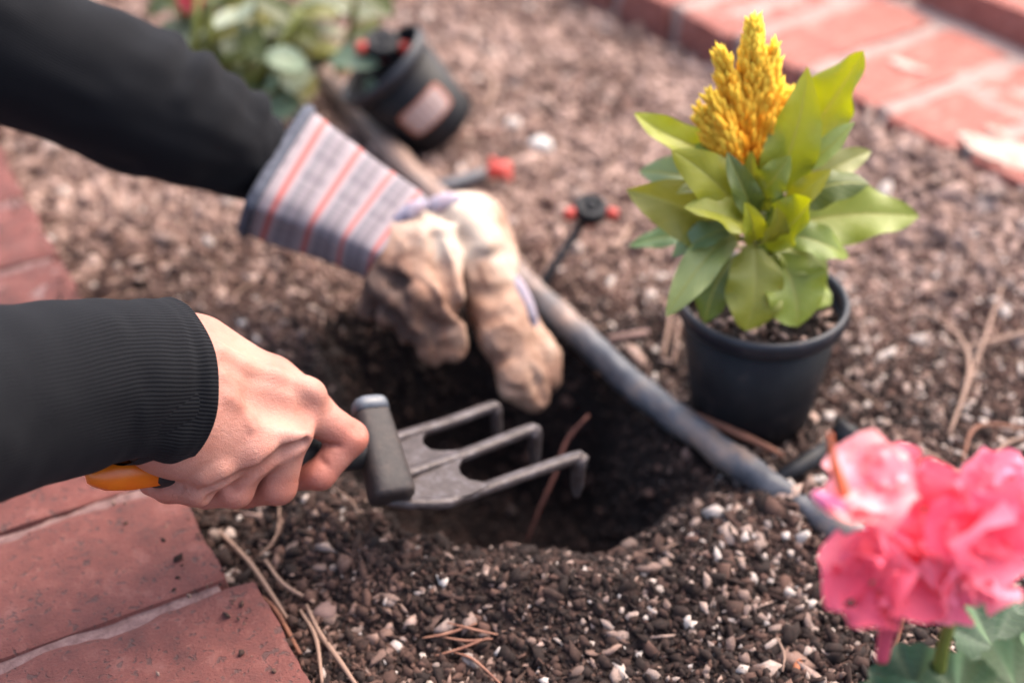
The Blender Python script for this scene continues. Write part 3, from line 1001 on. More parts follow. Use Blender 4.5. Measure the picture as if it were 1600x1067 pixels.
V, F, T = scatter('pot_crumbs', PX + rr * np.cos(aa), PY + rr * np.sin(aa), NR.uniform(0.001, 0.0032, n), np.where(NR.uniform(0, 1, n) < 0.3, 1.0, NR.uniform(0, 0.4, n)), M_CRUMB)
V[:, 2] += 0.0855 - np.repeat(ground_h(PX + rr * np.cos(aa), PY + rr * np.sin(aa)), 12)
tag(link('soil_grit', mesh_np('soil_grit', V, F, False, {'tint': T}), M_CRUMB, pot), kind='stuff')


def leaf_geo(base, tip, width, normal, bulge=0.1, fold=0.25, wave=0.0, nu=22, nv=13, shape=0.42, curl=0.0, seed=0, twist=0.0, tipe=1.0, droop=0.0):
    base, tip = np.array(base, float), np.array(tip, float)
    nrm = np.array(normal, float)
    ax = tip - base
    L = np.linalg.norm(ax); ax /= L
    nrm -= ax * (nrm @ ax); nrm /= np.linalg.norm(nrm)
    side = np.cross(nrm, ax)
    t = np.linspace(0, 1, nu)
    w = (t ** (shape * 1.5)) * (1 - t) ** ((1 - shape) * tipe)
    w = w / w.max() * width / 2
    w = np.maximum(w, 0.0006 * (1 - t) + 0.0002)
    s = np.linspace(-1, 1, nv)
    cen = base + np.outer(t * L, ax) + np.outer((4 * t * (1 - t) * bulge - droop * t ** 2.5) * L, nrm) + np.outer(0.05 * L * np.sin(t * 3.1 + seed), side)
    r = np.random.default_rng(seed)
    ph = r.uniform(0, 6.28)
    ripple = wave * np.sin(t[:, None] * 15 + ph + (s[None] > 0) * 1.7) * np.abs(s[None]) ** 2 * w[:, None]
    up = fold * np.abs(s)[None] * w[:, None] + curl * s[None] ** 2 * w[:, None] + ripple
    tw = twist * t
    cs, sn = np.cos(tw)[:, None, None], np.sin(tw)[:, None, None]
    sd_ = side[None, None] * cs + nrm[None, None] * sn
    nn = nrm[None, None] * cs - side[None, None] * sn
    return cen[:, None] + s[None, :, None] * w[:, None, None] * sd_ + up[..., None] * nn


def leaf(parent, base, tip, width, normal, col, m, name='leaf', **kw):
    o = link(name, grid_mesh(name, leaf_geo(base, tip, width, normal, **kw)), m, parent)
    o.color = col
    return o


st_top = aty(1168, 250, PY)
tube('stem', [(PX, PY, 0.082), (PX - 0.001, PY, 0.14), st_top, st_top + Vector((0.001, 0, 0.03))], [0.0045, 0.004, 0.0035, 0.003], M_STEM, pot, 10, 20)
LIME, GRN, BLU, OLV, DRK, PAL = S(190, 190, 66), S(156, 168, 66), S(136, 166, 112), S(166, 178, 70), S(116, 132, 58), S(174, 192, 116)
CEL = [  # base px, base dy, tip px, tip dy, width px, colour, normal, options
    ((1225, 352), 0.0, (1437, 338), 0.0, 98, GRN, (0.1, -0.75, 0.65), dict(bulge=-0.03, fold=0.18, wave=0.1)),
    ((1245, 262), 0.01, (1341, 76), 0.015, 92, LIME, (-0.55, -0.8, 0.2), dict(bulge=-0.12, fold=0.3, wave=0.2)),
    ((1225, 300), -0.008, (1253, 108), 0.0, 88, LIME, (-0.1, -0.9, 0.3), dict(bulge=0.03, fold=0.25, shape=0.3)),
    ((1255, 262), -0.006, (1330, 192), -0.012, 38, PAL, (-0.1, -0.7, 0.7), dict(bulge=0.08)),
    ((1240, 285), 0.0, (1364, 238), 0.01, 46, PAL, (0.0, -0.6, 0.8), dict(bulge=0.1)),
    ((1230, 310), -0.01, (1358, 292), -0.02, 60, DRK, (0.1, -0.5, 0.8), dict(bulge=0.16, fold=-0.2)),
    ((1130, 245), 0.0, (998, 171), 0.005, 52, LIME, (0.2, -0.7, 0.7), dict(bulge=-0.05, fold=0.3)),
    ((1140, 285), 0.015, (998, 272), 0.025, 60, BLU, (0.0, -0.5, 0.85), dict(bulge=0.1)),
    ((1175, 330), -0.02, (1048, 244), -0.03, 82, LIME, (-0.1, -0.8, 0.6), dict(bulge=0.1, fold=0.2)),
    ((1155, 375), -0.012, (988, 302), -0.025, 100, GRN, (-0.25, -0.75, 0.65), dict(bulge=0.07, fold=0.22, wave=0.1)),
    ((1110, 378), 0.0, (984, 374), 0.0, 40, BLU, (-0.1, -0.4, 0.9), dict(bulge=0.05)),
    ((1155, 374), -0.025, (1034, 488), -0.065, 60, PAL, (-0.45, -0.6, 0.6), dict(bulge=0.16, fold=0.25)),
    ((1182, 380), -0.02, (1163, 517), -0.052, 92, OLV, (0.0, -0.8, 0.6), dict(bulge=0.1, fold=0.15, shape=0.5)),
    ((1208, 395), -0.015, (1252, 508), -0.047, 100, OLV, (0.25, -0.7, 0.65), dict(bulge=0.1, fold=0.15, shape=0.5)),
    ((1195, 378), -0.005, (1300, 428), -0.012, 88, GRN, (0.2, -0.6, 0.75), dict(bulge=0.1, fold=0.15)),
    ((1235, 430), 0.0, (1302, 470), -0.015, 80, OLV, (0.25, -0.6, 0.75), dict(bulge=0.1, fold=0.1)),
    ((1150, 400), -0.015, (1098, 502), -0.042, 66, DRK, (-0.3, -0.7, 0.6), dict(bulge=0.1)),
    ((1190, 372), -0.03, (1268, 318), -0.055, 72, LIME, (-0.4, -0.75, 0.6), dict(bulge=-0.16, fold=0.5, wave=0.15)),
    ((1172, 345), -0.03, (1148, 240), -0.03, 46, DRK, (0.4, -0.85, 0.2), dict(bulge=0.1, fold=0.4)),
    ((1200, 330), -0.028, (1172, 238), -0.022, 44, GRN, (-0.5, -0.8, 0.2), dict(bulge=0.05, fold=0.4)),
    ((1178, 352), -0.03, (1076, 326), -0.045, 60, LIME, (-0.1, -0.6, 0.8), dict(bulge=0.12, fold=0.2)),
    ((1150, 215), 0.012, (1117, 132), 0.012, 26, LIME, (0.2, -0.9, 0.3), dict(bulge=0.0)),
    ((1190, 400), -0.01, (1215, 300), -0.03, 56, DRK, (0.2, -0.9, 0.3), dict(bulge=0.05)),
    ((1185, 300), -0.022, (1235, 250), -0.03, 50, GRN, (0.0, -0.8, 0.6), dict(bulge=0.1)),
    ((1170, 300), 0.03, (1130, 210), 0.055, 60, GRN, (0.0, 0.2, 1.0), dict(bulge=0.15)),
    ((1190, 320), 0.03, (1290, 250), 0.06, 70, DRK, (0.0, 0.2, 1.0), dict(bulge=0.15)),
    ((1165, 340), 0.03, (1085, 290), 0.07, 80, DRK, (0.0, 0.2, 1.0), dict(bulge=0.15)),
    ((1185, 375), -0.034, (1160, 322), -0.05, 40, LIME, (-0.2, -0.8, 0.5), dict(bulge=0.1, fold=0.4)),
    ((1150, 300), -0.01, (1062, 300), -0.03, 46, GRN, (-0.1, -0.6, 0.8), dict(bulge=0.14)),
    ((1225, 318), -0.02, (1300, 268), -0.03, 40, LIME, (0.0, -0.7, 0.7), dict(bulge=0.1)),
    ((1160, 262), -0.012, (1090, 222), -0.012, 40, GRN, (0.1, -0.7, 0.6), dict(bulge=0.06)),
    ((1215, 262), -0.004, (1212, 165), 0.002, 40, PAL, (-0.3, -0.9, 0.2), dict(bulge=0.0)),
    ((1140, 352), -0.02, (1052, 402), -0.04, 44, BLU, (-0.3, -0.6, 0.8), dict(bulge=0.16)),
    ((1215, 372), -0.02, (1330, 392), -0.02, 60, GRN, (0.1, -0.6, 0.8), dict(bulge=0.12)),
    ((1188, 378), -0.034, (1215, 330), -0.052, 44, GRN, (0.3, -0.8, 0.5), dict(bulge=0.12, fold=0.4)),
]
for i, (b, bd, t_, td, w, c, nr, kw) in enumerate(CEL):
    B_, T_ = aty(*b, PY + bd), aty(*t_, PY + td)
    depth = (T_.y * CP + (CAM_H - T_.z) * SP_)
    c = tuple(min(1, v * R.uniform(0.88, 1.1)) for v in c[:3]) + (1,)
    kw = dict(kw); kw['wave'] = kw.get('wave', 0.06) + 0.14; kw['fold'] = kw.get('fold', 0.25) + 0.12
    kw.setdefault('curl', R.uniform(-0.35, 0.1))
    leaf(pot, B_, T_, w * depth / FPX * 1.02, nr, c, M_LEAF, seed=i, tipe=1.35, twist=R.uniform(-0.45, 0.45), droop=R.uniform(0.0, 0.12), **kw)
    ax0 = Vector((PX, PY, max(0.09, B_.z - 0.012)))
    tube('petiole', [ax0, (ax0 + B_) / 2 + Vector((0, 0, 0.002)), B_], [0.0016, 0.0013, 0.0012], M_STEM, pot, 6, 8)


def plume(base, tip, w, n, seed, bend=(0, 0, 0)):
    r = np.random.default_rng(seed)
    base, tip = np.array(base), np.array(tip)
    ax = tip - base; L = np.linalg.norm(ax); ax /= L
    e1 = np.cross(ax, [0.2, 1, 0.1]); e1 /= np.linalg.norm(e1); e2 = np.cross(ax, e1)
    Vs, Fs, Ts, off = [], [], [], 0
    for i in range(n):
        t = r.uniform(0, 1) ** 0.85
        prof = (0.55 + 0.45 * min(1, t * 3)) * (1 - t) ** 0.75 + 0.04
        a = r.uniform(0, 6.28)
        rad = math.cos(a) * e1 + math.sin(a) * e2
        lump_ = 0.75 + 0.5 * (0.5 + 0.5 * math.sin(a * 3 + t * 9 + seed))
        rr = w * prof * lump_ * r.uniform(0.25, 1.0)
        rr = w * prof * lump_ * r.uniform(0.8, 1.05)
        p0 = base + ax * (t * L * 0.93) + rad * rr * 0.72
        d = ax * r.uniform(0.8, 1.25) + rad * r.uniform(0.15, 0.5)
        d /= np.linalg.norm(d)
        l = r.uniform(0.009, 0.017) * (0.65 + 0.6 * prof)
        b = np.cross(d, r.normal(size=3)); b /= np.linalg.norm(b); c = np.cross(d, b)
        wd = l * r.uniform(0.13, 0.21)
        ring = [(0, .35), (0.35, 1.0), (0.7, .7)]
        vs_ = []
        for (q, k) in ring:
            for m_ in range(4):
                an = m_ * math.pi / 2
                vs_.append(p0 + d * l * q + (b * math.cos(an) + c * math.sin(an)) * wd * k)
        vs_.append(p0 + d * l)
        f = []
        for q in range(2):
            for m_ in range(4):
                x0, x1 = q * 4 + m_, q * 4 + (m_ + 1) % 4
                f += [(x0, x1, x1 + 4), (x0, x1 + 4, x0 + 4)]
        for m_ in range(4):
            f.append((8 + m_, 8 + (m_ + 1) % 4, 12))
        Vs.append(np.array(vs_)); Fs.append(np.array(f) + off); off += 13
        Ts.append(np.full(13, np.clip(t * 0.9 + 0.25 * (rr / w) + r.normal(0, 0.08), 0, 1)) + np.array([-.12] * 4 + [0] * 4 + [.1] * 5))
    tt = np.linspace(0, 1, 12); an = np.linspace(0, 2 * math.pi, 12, endpoint=False)
    rr = np.maximum(0.0004, w * 0.72 * (0.55 + 0.45 * np.minimum(1, tt * 3)) * (1 - tt) ** 0.75)
    core = base + np.outer(tt * L * 0.95, ax)[:, None] + rr[:, None, None] * (np.cos(an)[None, :, None] * e1 + np.sin(an)[None, :, None] * e2)
    core = core + r.normal(0, 0.0008, core.shape)
    i = np.arange(144).reshape(12, 12); j = np.roll(i, -1, 1)
    q0 = np.stack([i[:-1], j[:-1], j[1:]], -1).reshape(-1, 3); q1 = np.stack([i[:-1], j[1:], i[1:]], -1).reshape(-1, 3)
    Vs.append(core.reshape(-1, 3)); Fs.append(np.concatenate([q0, q1]) + off); Ts.append(np.repeat(tt * 0.7, 12))
    return np.concatenate(Vs), np.concatenate(Fs), np.concatenate(Ts)


PL = [((1168, 262), 0.0, (1180, 22), 0.0, 0.0165, 620), ((1150, 262), -0.008, (1092, 172), -0.01, 0.0085, 130), ((1165, 235), -0.006, (1124, 75), -0.005, 0.010, 190), ((1178, 225), -0.003, (1212, 70), 0.0, 0.0095, 170),
      ((1160, 240), -0.012, (1108, 150), -0.014, 0.0075, 110), ((1185, 245), 0.0, (1217, 128), 0.004, 0.007, 100), ((1152, 262), -0.012, (1136, 205), -0.016, 0.008, 90), ((1215, 190), 0.02, (1226, 148), 0.024, 0.005, 40)]
for i, (b, bd, t_, td, w, n) in enumerate(PL):
    V, F, T = plume(aty(*b, PY + bd), aty(*t_, PY + td), w * 0.86, n, 70 + i)
    link('flower_plume', mesh_np('flower_plume', V, F, True, {'tint': T}), M_PLUME, pot)

# stick and second piece of black tube by the pot
tag(tube('stick', [atz(1085, 648, 0.012), atz(1140, 672, 0.014), atz(1190, 695, 0.01), atz(1225, 712, 0.004)], [0.0028, 0.0033, 0.0030, 0.0018], M_BARK, None, 8, 24), 'reddish brown stick leaning against the foot of the upright pot', 'stick')
e = emitter('black drip emitter lying on the soil right of the upright pot', atz(1242, 733, 0.010), atz(1322, 684, 0.020), 0.012, False, (0.5, 0.3, 0.6), 1.9)

# ------------------------------------------------------------------ tilted pot with sticker and emitter
pa = Vector((-0.64, -0.02, 0.77)).normalized()
q = pa.to_track_quat('Z', 'Y').to_matrix().to_4x4()
base2 = atd(695, 203, 1.36)
q.translation = base2
pot2 = thing('plant_pot', 'black nursery pot with a pale sticker tipped over beside the green plant', 'plant pot', (base2.x, base2.y, 0))
lathe('pot_wall', [(0.0005, 0.0005), (0.034, 0.0005), (0.037, 0.003), (0.0385, 0.01), (0.0455, 0.082), (0.0445, 0.082), (0.037, 0.01), (0.0005, 0.004)], 56, q, M_POT, pot2)
lathe('pot_rim', [(0.0456, 0.079), (0.0482, 0.080), (0.0492, 0.084), (0.049, 0.090), (0.0478, 0.092), (0.0458, 0.091), (0.0450, 0.086), (0.0446, 0.079)], 64, q, M_RIM, pot2)
lathe('potting_soil', [(0.043, 0.064), (0.02, 0.066), (0.0005, 0.066)], 32, q, M_SOIL, pot2)
# sticker: a curved patch on the pot wall that faces the camera
cdir = q.to_3x3().inverted() @ (Vector((0, 0, CAM_H)) - base2)
sa = math.atan2(cdir.y, cdir.x)
for nm, k, off, m in (('sticker', 1.0, 0.0007, M_STICK), ('sticker_print', 0.86, 0.0012, M_STICKP)):
    uu = np.linspace(-1, 1, 22); vv = np.linspace(-1, 1, 12)
    P = np.zeros((22, 12, 3))
    for i, u in enumerate(uu):
        for j, v in enumerate(vv):
            sq = max(abs(u), abs(v))
            l4 = (u ** 6 + v ** 6) ** (1 / 6) if sq > 0 else 1
            uu_, vv_ = (u * sq / l4, v * sq / l4) if l4 > 0 else (0, 0)
            z = 0.040 + vv_ * 0.0145 * k
            rr = 0.0385 + (0.0455 - 0.0385) * (z - 0.01) / 0.072 + off
            an = sa + uu_ * 0.62 * k
            P[i, j] = (rr * math.cos(an), rr * math.sin(an), z)
    P = P @ np.array(q.to_3x3()).T + np.array(q.translation)
    link(nm, grid_mesh(nm, P), m, pot2)
e2b = atz(560, 165, 0.0)
emitter('black drip emitter with red lugs in front of the tipped pot mouth', e2b, atd(598, 72, 1.335), 0.0165)

# fallen red capped barb lying on the mulch
t = thing('drip_emitter', 'fallen black drip stake with a red cap lying on mulch behind the glove', 'drip emitter', atz(720, 285), 'drip emitters on black stakes')
tube('stake', [atz(665, 292, 0.008), atz(700, 290, 0.010), atz(765, 268, 0.014)], [0.006, 0.007, 0.0055], M_TUBE, t, 10, 16)
c = atz(783, 265, 0.016)
d = (atz(783, 265, .016) - atz(700, 290, .010)).normalized()
tube('red_cap', [c - d * 0.013, c - d * 0.010, c + d * 0.004, c + d * 0.009], [0.005, 0.0078, 0.0080, 0.0060], M_RED, t, 8)
tube('red_lug', [c - d * 0.004 + Vector((0, 0, 0.003)), c - d * 0.006 + Vector((-0.004, 0.008, 0.009))], [0.005, 0.003], M_RED, t, 8)
tube('red_lug', [c, c + Vector((0.008, -0.012, -0.004))], [0.0055, 0.0035], M_RED, t, 8)

# ------------------------------------------------------------------ leafy plant behind the arm
WB = atz(440, 158)
weed = thing('bedding_plant', 'green leafy bedding plant growing behind the dark sleeve', 'plant', (WB.x, WB.y, 0))
rw = random.Random(5)
for k in range(13):
    px = rw.uniform(270, 575)
    top = aty(px, rw.uniform(-120, 60), WB.y + rw.uniform(-0.06, 0.12))
    b = Vector((WB.x + (top.x - WB.x) * 0.6, WB.y + rw.uniform(-0.03, 0.06), 0.0))
    midp = (b + top) / 2 + Vector((rw.uniform(-.015, .015), 0, 0.01))
    tube('stem', [b, midp, top], [0.0042, 0.0032, 0.002], M_STEM, weed, 7, 12)
    for j in range(8):
        f = rw.uniform(0.25, 1.0)
        p = b.lerp(midp, f * 2) if f < 0.5 else midp.lerp(top, f * 2 - 1)
        a_ = rw.uniform(0, 6.28)
        dr = Vector((math.cos(a_), math.sin(a_) * 0.9 - 0.25, rw.uniform(-0.5, 0.55)))
        L = rw.uniform(0.035, 0.062)
        col = rw.choice([S(116, 120, 50), S(140, 138, 62), S(160, 152, 78), S(98, 108, 56), S(124, 140, 100), S(176, 186, 158)])
        leaf(weed, p, p + dr.normalized() * L, L * rw.uniform(0.42, 0.62), (rw.uniform(-.4, .4), rw.uniform(-.6, .1), 1), col, M_WEED, bulge=rw.uniform(0.05, 0.18), fold=0.25, nu=9, nv=5, seed=k * 10 + j)
for (b, t_, yb) in (((300, 150), (308, -20), -0.05), ((322, 140), (330, 5), -0.03), ((395, 130), (470, 20), -0.05), ((345, 95), (430, 80), -0.04)):
    tube('stem', [aty(*b, WB.y + yb), aty(*t_, WB.y + yb)], [0.0045, 0.003], M_STEM, weed, 7)
c = aty(298, 0, WB.y - 0.03)
for k in range(6):
    a_ = k * 1.05
    o = leaf(weed, c, c + Vector((math.cos(a_) * .014, -.004, math.sin(a_) * .014)), 0.012, (0, -1, 0.3), S(226, 70, 70), M_PETAL, name='petal', nu=7, nv=5)
for (px, py, a_) in ((480, 100, 2.4), (515, 95, .2), (410, 150, 1.2), (350, 170, 2.0), (470, 150, 4.0), (540, 130, 5.4)):
    p = aty(px, py, WB.y - 0.06)
    leaf(weed, p, p + Vector((math.cos(a_) * .05, -.02, math.sin(a_) * .02)), 0.03, (0, -.6, 1), S(140, 164, 134), M_WEED, bulge=0.1, nu=9, nv=5)
# dark pot in the far corner
dp = atz(170, -30)
pot3 = thing('plant_pot', 'dark plant pot half hidden above the sleeve at the top edge', 'plant pot', (dp.x, dp.y, 0))
q3 = Matrix.Translation((dp.x - 0.01, dp.y, -0.005))
lathe('pot_wall', [(0.0005, 0.0), (0.034, 0.0), (0.046, 0.085), (0.045, 0.085), (0.0005, 0.07)], 40, q3, M_POT, pot3)
lathe('pot_rim', [(0.046, 0.083), (0.049, 0.084), (0.0495, 0.094), (0.047, 0.096), (0.0455, 0.092), (0.045, 0.083)], 40, q3, M_RIM, pot3)

# ------------------------------------------------------------------ twigs, needles and roots
def strand(label, pts, rad, m, cat, name, group=None, samples=16):
    return tag(tube(name, pts, rad, m, None, 6, samples), label, cat, group)


def gz(px, py, dz=0.003):
    p = atz(px, py)
    p.z = float(ground_h(p.x, p.y)) + dz
    return p


strand('thin reddish root hanging down inside the dug hole', [aty(920, 648, 0.80), aty(885, 690, 0.79), aty(868, 740, 0.775), aty(845, 790, 0.762), aty(822, 850, 0.75)], [0.0011, 0.0017, 0.0015, 0.0013, 0.0008], M_ROOT, 'root', 'root')
GST = 'dry stalks beside the brick edging'
strand('long pale stalk lying along the brick edging', [gz(345, 835, .006), gz(390, 885, .008), gz(425, 940, .008), gz(450, 975, .005)], [0.0014, 0.0018, 0.0016, 0.001], M_TWIG, 'dry stalk', 'dry_stalk', GST)
strand('forked dry stalk reaching the bottom edge below the clod', [gz(480, 955, .006), gz(500, 1000, .008), gz(530, 1045, .008), gz(560, 1085, .004)], [0.001, 0.0015, 0.0017, 0.0012], M_TWIG, 'dry stalk', 'dry_stalk', GST)
strand('short thin stalk left of the forked one', [gz(470, 960, .004), gz(495, 1010, .007), gz(505, 1080, .004)], [0.001, 0.0014, 0.001], M_TWIG, 'dry stalk', 'dry_stalk', GST)
strand('grey curved stalk touching the brick corner', [gz(415, 880, .006), gz(445, 925, .009), gz(492, 950, .006)], [0.001, 0.0014, 0.0012], M_TWIG, 'dry stalk', 'dry_stalk', GST)
strand('dark twig from the brick corner to the pale stalk', [gz(398, 930, .004), gz(430, 960, .006), gz(470, 1030, .004)], [0.0012, 0.0016, 0.0012], M_BARK, 'dry stalk', 'dry_stalk', GST)
GN = 'rusty pine needles in front of the hole'
for (a_, b_, c_, lb) in (((690, 1005), (730, 1012), (770, 1010), 'rusty pine needle lying level through the middle of the small tangle'), ((700, 990), (745, 1002), (778, 1005), 'topmost rusty pine needle of the small tangle in front of the hole'),
                         ((680, 1030), (720, 1022), (765, 1008), 'rusty pine needle of the tangle sloping up to its right tip'), ((705, 1022), (740, 1042), (785, 1075), 'lowest rusty pine needle running down to the bottom edge'),
                         ((660, 1008), (700, 1004), (745, 990), 'rusty pine needle sticking out on the left of the tangle')):
    strand(lb, [gz(*a_, .006), gz(*b_, .008), gz(*c_, .005)], [0.0005, 0.0010, 0.0006], M_NEEDLE, 'pine needle', 'pine_needle', GN)
GS = 'dry straws on the mulch at the right'
strand('long bent straw curving up behind the pink flower', [gz(1480, 690, .004), gz(1508, 610, .012), gz(1498, 555, .014), gz(1450, 500, .006)], [0.0014, 0.002, 0.0016, 0.001], M_TWIG, 'straw', 'dry_straw', GS)
strand('thick pale straw crossing the right edge', [gz(1480, 560, .006), gz(1540, 552, .010), gz(1640, 535, .01)], [0.0014, 0.0022, 0.0022], M_TWIG, 'straw', 'dry_straw', GS)
strand('slanted straw rising beside the bent one', [gz(1495, 650, .004), gz(1530, 560, .014), gz(1558, 480, .008)], [0.001, 0.0016, 0.001], M_TWIG, 'straw', 'dry_straw', GS)
strand('curled brown straw just right of the pink flower top', [gz(1500, 735, .006), gz(1525, 680, .010), gz(1620, 678, .008)], [0.001, 0.0016, 0.0014], M_BARK, 'straw', 'dry_straw', GS)
strand('short straw standing behind the pink petals', [gz(1545, 760, .004), gz(1560, 720, .012), gz(1600, 690, .008)], [0.001, 0.0015, 0.001], M_TWIG, 'straw', 'dry_straw', GS)
strand('dry straw standing beside the upright pot wall', [aty(1278, 590, .85), aty(1290, 520, .86), aty(1296, 490, .87)], [0.0012, 0.0018, 0.0012], M_TWIG, 'straw', 'dry_straw', GS)
strand('short dark stick pointing at the upright pot', [gz(950, 540, .006), gz(985, 535, .008), gz(1012, 528, .006)], [0.003, 0.0038, 0.003], M_CLOD, 'stick', 'stick')
strand('thin pale twig below the pink floret spur', [aty(1412, 965, .50), aty(1398, 1010, .49), aty(1372, 1052, .48)], 0.0011, M_NEEDLE, 'twig', 'twig')
for i, (p0, p1, p2, lb) in enumerate((((985, 360), (965, 400), (945, 395), 'bent straw between the emitter and the celosia'), ((1035, 560), (1045, 510), (1030, 480), 'upright straw left of the black pot'),
                                      ((1052, 570), (1060, 515), (1075, 500), 'straw touching the left side of the black pot'), ((640, 245), (700, 232), (790, 218), 'rust red twig between the tipped pot and the white pebble'),
                                      ((830, 110), (900, 118), (960, 112), 'pale twig on the far mulch'), ((760, 180), (772, 150), (765, 120), 'upright straw right of the tipped pot'),
                                      ((1370, 190), (1400, 230), (1450, 260), 'twig at the foot of the far bricks'), ((1400, 210), (1450, 225), (1500, 262), 'dark twig lying along the far bricks'))):
    strand(lb, [gz(*p0, .006), gz(*p1, .012), gz(*p2, .006)], [0.0014, 0.002, 0.0012], M_ROOT if 'rust' in lb else M_TWIG, 'twig', 'twig', 'twigs scattered on the mulch')
# fine fibres, uncounted
parts = []
xs, ys = sample_ground(520, 0.5, 2.4, -1.2, 1.4)
for x_, y_ in zip(xs, ys):
    if hole_r(x_, y_) < 1.02: continue
    a_ = R.uniform(0, 6.28); l = R.uniform(0.01, 0.035) * (1 + 0.6 * max(0, y_ - 0.9)); b_ = a_ + R.uniform(-.8, .8)
    P = [(x_, y_), (x_ + l * math.cos(a_), y_ + l * math.sin(a_)), (x_ + l * (math.cos(a_) + math.cos(b_)), y_ + l * (math.sin(a_) + math.sin(b_)))]
    if not on_soil(np.array([p[0] for p in P]), np.array([p[1] for p in P])).all(): continue
    if y_ < 0.95 and R.random() < 0.55: continue
    parts.append(tube_geo([(p[0], p[1], float(ground_h(*p)) + R.uniform(.003, .007)) for p in P], [0.0006, 0.001 + .0004 * max(0, y_ - .8), 0.0005], 4, 6, True))
V, F = join_geo(parts)
tag(link('plant_fibre_litter', mesh_np('plant_fibre_litter', V, F, True), M_TWIG), 'fine dry plant fibres littered over the soil', None, kind='stuff')

# ------------------------------------------------------------------ garden fork
H0, H1 = atd(138, 742, 0.764), atd(590, 702, 0.880)
fork = thing('garden_fork', 'three tined hand fork with black grip and orange handle end', 'garden fork', H0)
hd = (H1 - H0).normalized()
HL = (H1 - H0).length
tube('grip', [H0 + hd * HL * t for t in (0.2, 0.205, 0.3, 0.45, 0.6, 0.75, 0.88, 1.0)], [0.0085, 0.0105, 0.0118, 0.0128, 0.0132, 0.0125, 0.0115, 0.0112], M_RUBBER, fork, 20, 40)
V, F = tube_geo([H0 + hd * HL * t for t in (-0.005, 0.0, 0.02, 0.06, 0.12, 0.19, 0.225)], [0.002, 0.0052, 0.0076, 0.0108, 0.0118, 0.0110, 0.0100], 6, None)
link('end_cap', mesh_np('end_cap', V, F, False), M_ORANGE, fork)
tube('grip_ring', [H0 + hd * HL * t for t in (0.225, 0.23, 0.245, 0.25)], [0.0095, 0.0108, 0.0108, 0.0095], M_RED, fork, 20)
S0, S1 = atd(578, 638, 0.885), atd(612, 772, 0.862)
sdv = (S1 - S0).normalized(); SL = (S1 - S0).length
tube('socket', [S0 + sdv * SL * t for t in (0.03, 0.10, 0.5, 0.9, 1.0, 1.05, 1.06)], [0.0106, 0.0112, 0.0126, 0.0138, 0.0140, 0.0130, 0.007], M_SOCKET, fork, 32, None, square=0.62, flat=0.85)
tube('socket_cap', [S0 + sdv * SL * t for t in (-0.115, -0.11, -0.085, -0.03, 0.06)], [0.002, 0.0072, 0.0100, 0.0112, 0.0113], M_CAPGREY, fork, 32, None, square=0.62, flat=0.85)
TZ = 0.062
TI = [[(606, 690), (619, 684), (700, 660), (766, 636), (775, 640)], [(628, 742), (660, 732), (740, 705), (826, 672), (836, 677)], [(600, 775), (625, 784), (690, 785), (735, 771), (895, 716), (904, 722)]]
PR = [(778, 684), (838, 728), (906, 778)]
for k, (path, pr) in enumerate(zip(TI, PR)):
    P = [atz(px, py, TZ - 0.010 * (i / (len(path) - 1))) for i, (px, py) in enumerate(path)]
    last = P[-1]
    tip = Vector((atz(*pr, last.z).x, last.y + 0.001, last.z - 0.03))
    P += [last.lerp(tip, 0.25), last.lerp(tip, 0.7), tip]
    rad = [0.0047] * (len(P) - 3) + [0.0047, 0.0041, 0.0018]
    tube('tine', P, rad, M_STEEL, fork, 16, 46, flat=0.72, square=0.7)
OUT = [(608, 690), (640, 680), (668, 670), (660, 682), (661, 693), (672, 702), (692, 704), (708, 703), (735, 699), (742, 708), (722, 716), (716, 728), (720, 740), (733, 749), (752, 752), (765, 757), (735, 772), (690, 784), (640, 785), (606, 776)]
import bmesh
bm = bmesh.new()
vt = [bm.verts.new(atz(px, py, TZ - 0.002)) for px, py in OUT]
f = bm.faces.new(vt)
bmesh.ops.triangulate(bm, faces=[f])
ext = bmesh.ops.extrude_face_region(bm, geom=bm.faces[:])
for v in [g for g in ext['geom'] if isinstance(g, bmesh.types.BMVert)]:
    v.co.z -= 0.003
bmesh.ops.recalc_face_normals(bm, faces=bm.faces[:])
me = bpy.data.meshes.new('web_plate'); bm.to_mesh(me); bm.free()
link('web_plate', me, M_STEEL, fork)

# ------------------------------------------------------------------ the person: bare right hand, gloved left hand, two sleeves
person = thing('person', 'person in a black knit sweater digging with one bare and one gloved hand', 'person', (-0.45, 0.75, 0.0))


def P3(*a):
    return np.array(atd(*a))


W1, W2, W3 = P3(283, 556, 0.800), P3(278, 618, 0.785), P3(266, 682, 0.778)
A1, A2, A3 = P3(150, 570, 0.755), P3(150, 600, 0.745), P3(150, 625, 0.742)
I1, I2, I3, I4 = P3(466, 632, 0.828), P3(547, 684, 0.838), P3(500, 741, 0.834), P3(445, 747, 0.846)
M1, M2, M3, M4 = P3(447, 678, 0.812), P3(434, 759, 0.822), P3(385, 768, 0.840), P3(350, 758, 0.856)
R1_, R2_, R3_, R4_ = P3(392, 708, 0.800), P3(368, 766, 0.806), P3(322, 770, 0.818), P3(295, 762, 0.830)
Q1, Q2, Q3, Q4 = P3(332, 730, 0.790), P3(308, 765, 0.792), P3(262, 763, 0.796), P3(234, 757, 0.806)
TH = [P3(335, 590, 0.825), P3(400, 632, 0.862), P3(460, 682, 0.884), P3(495, 700, 0.892)]


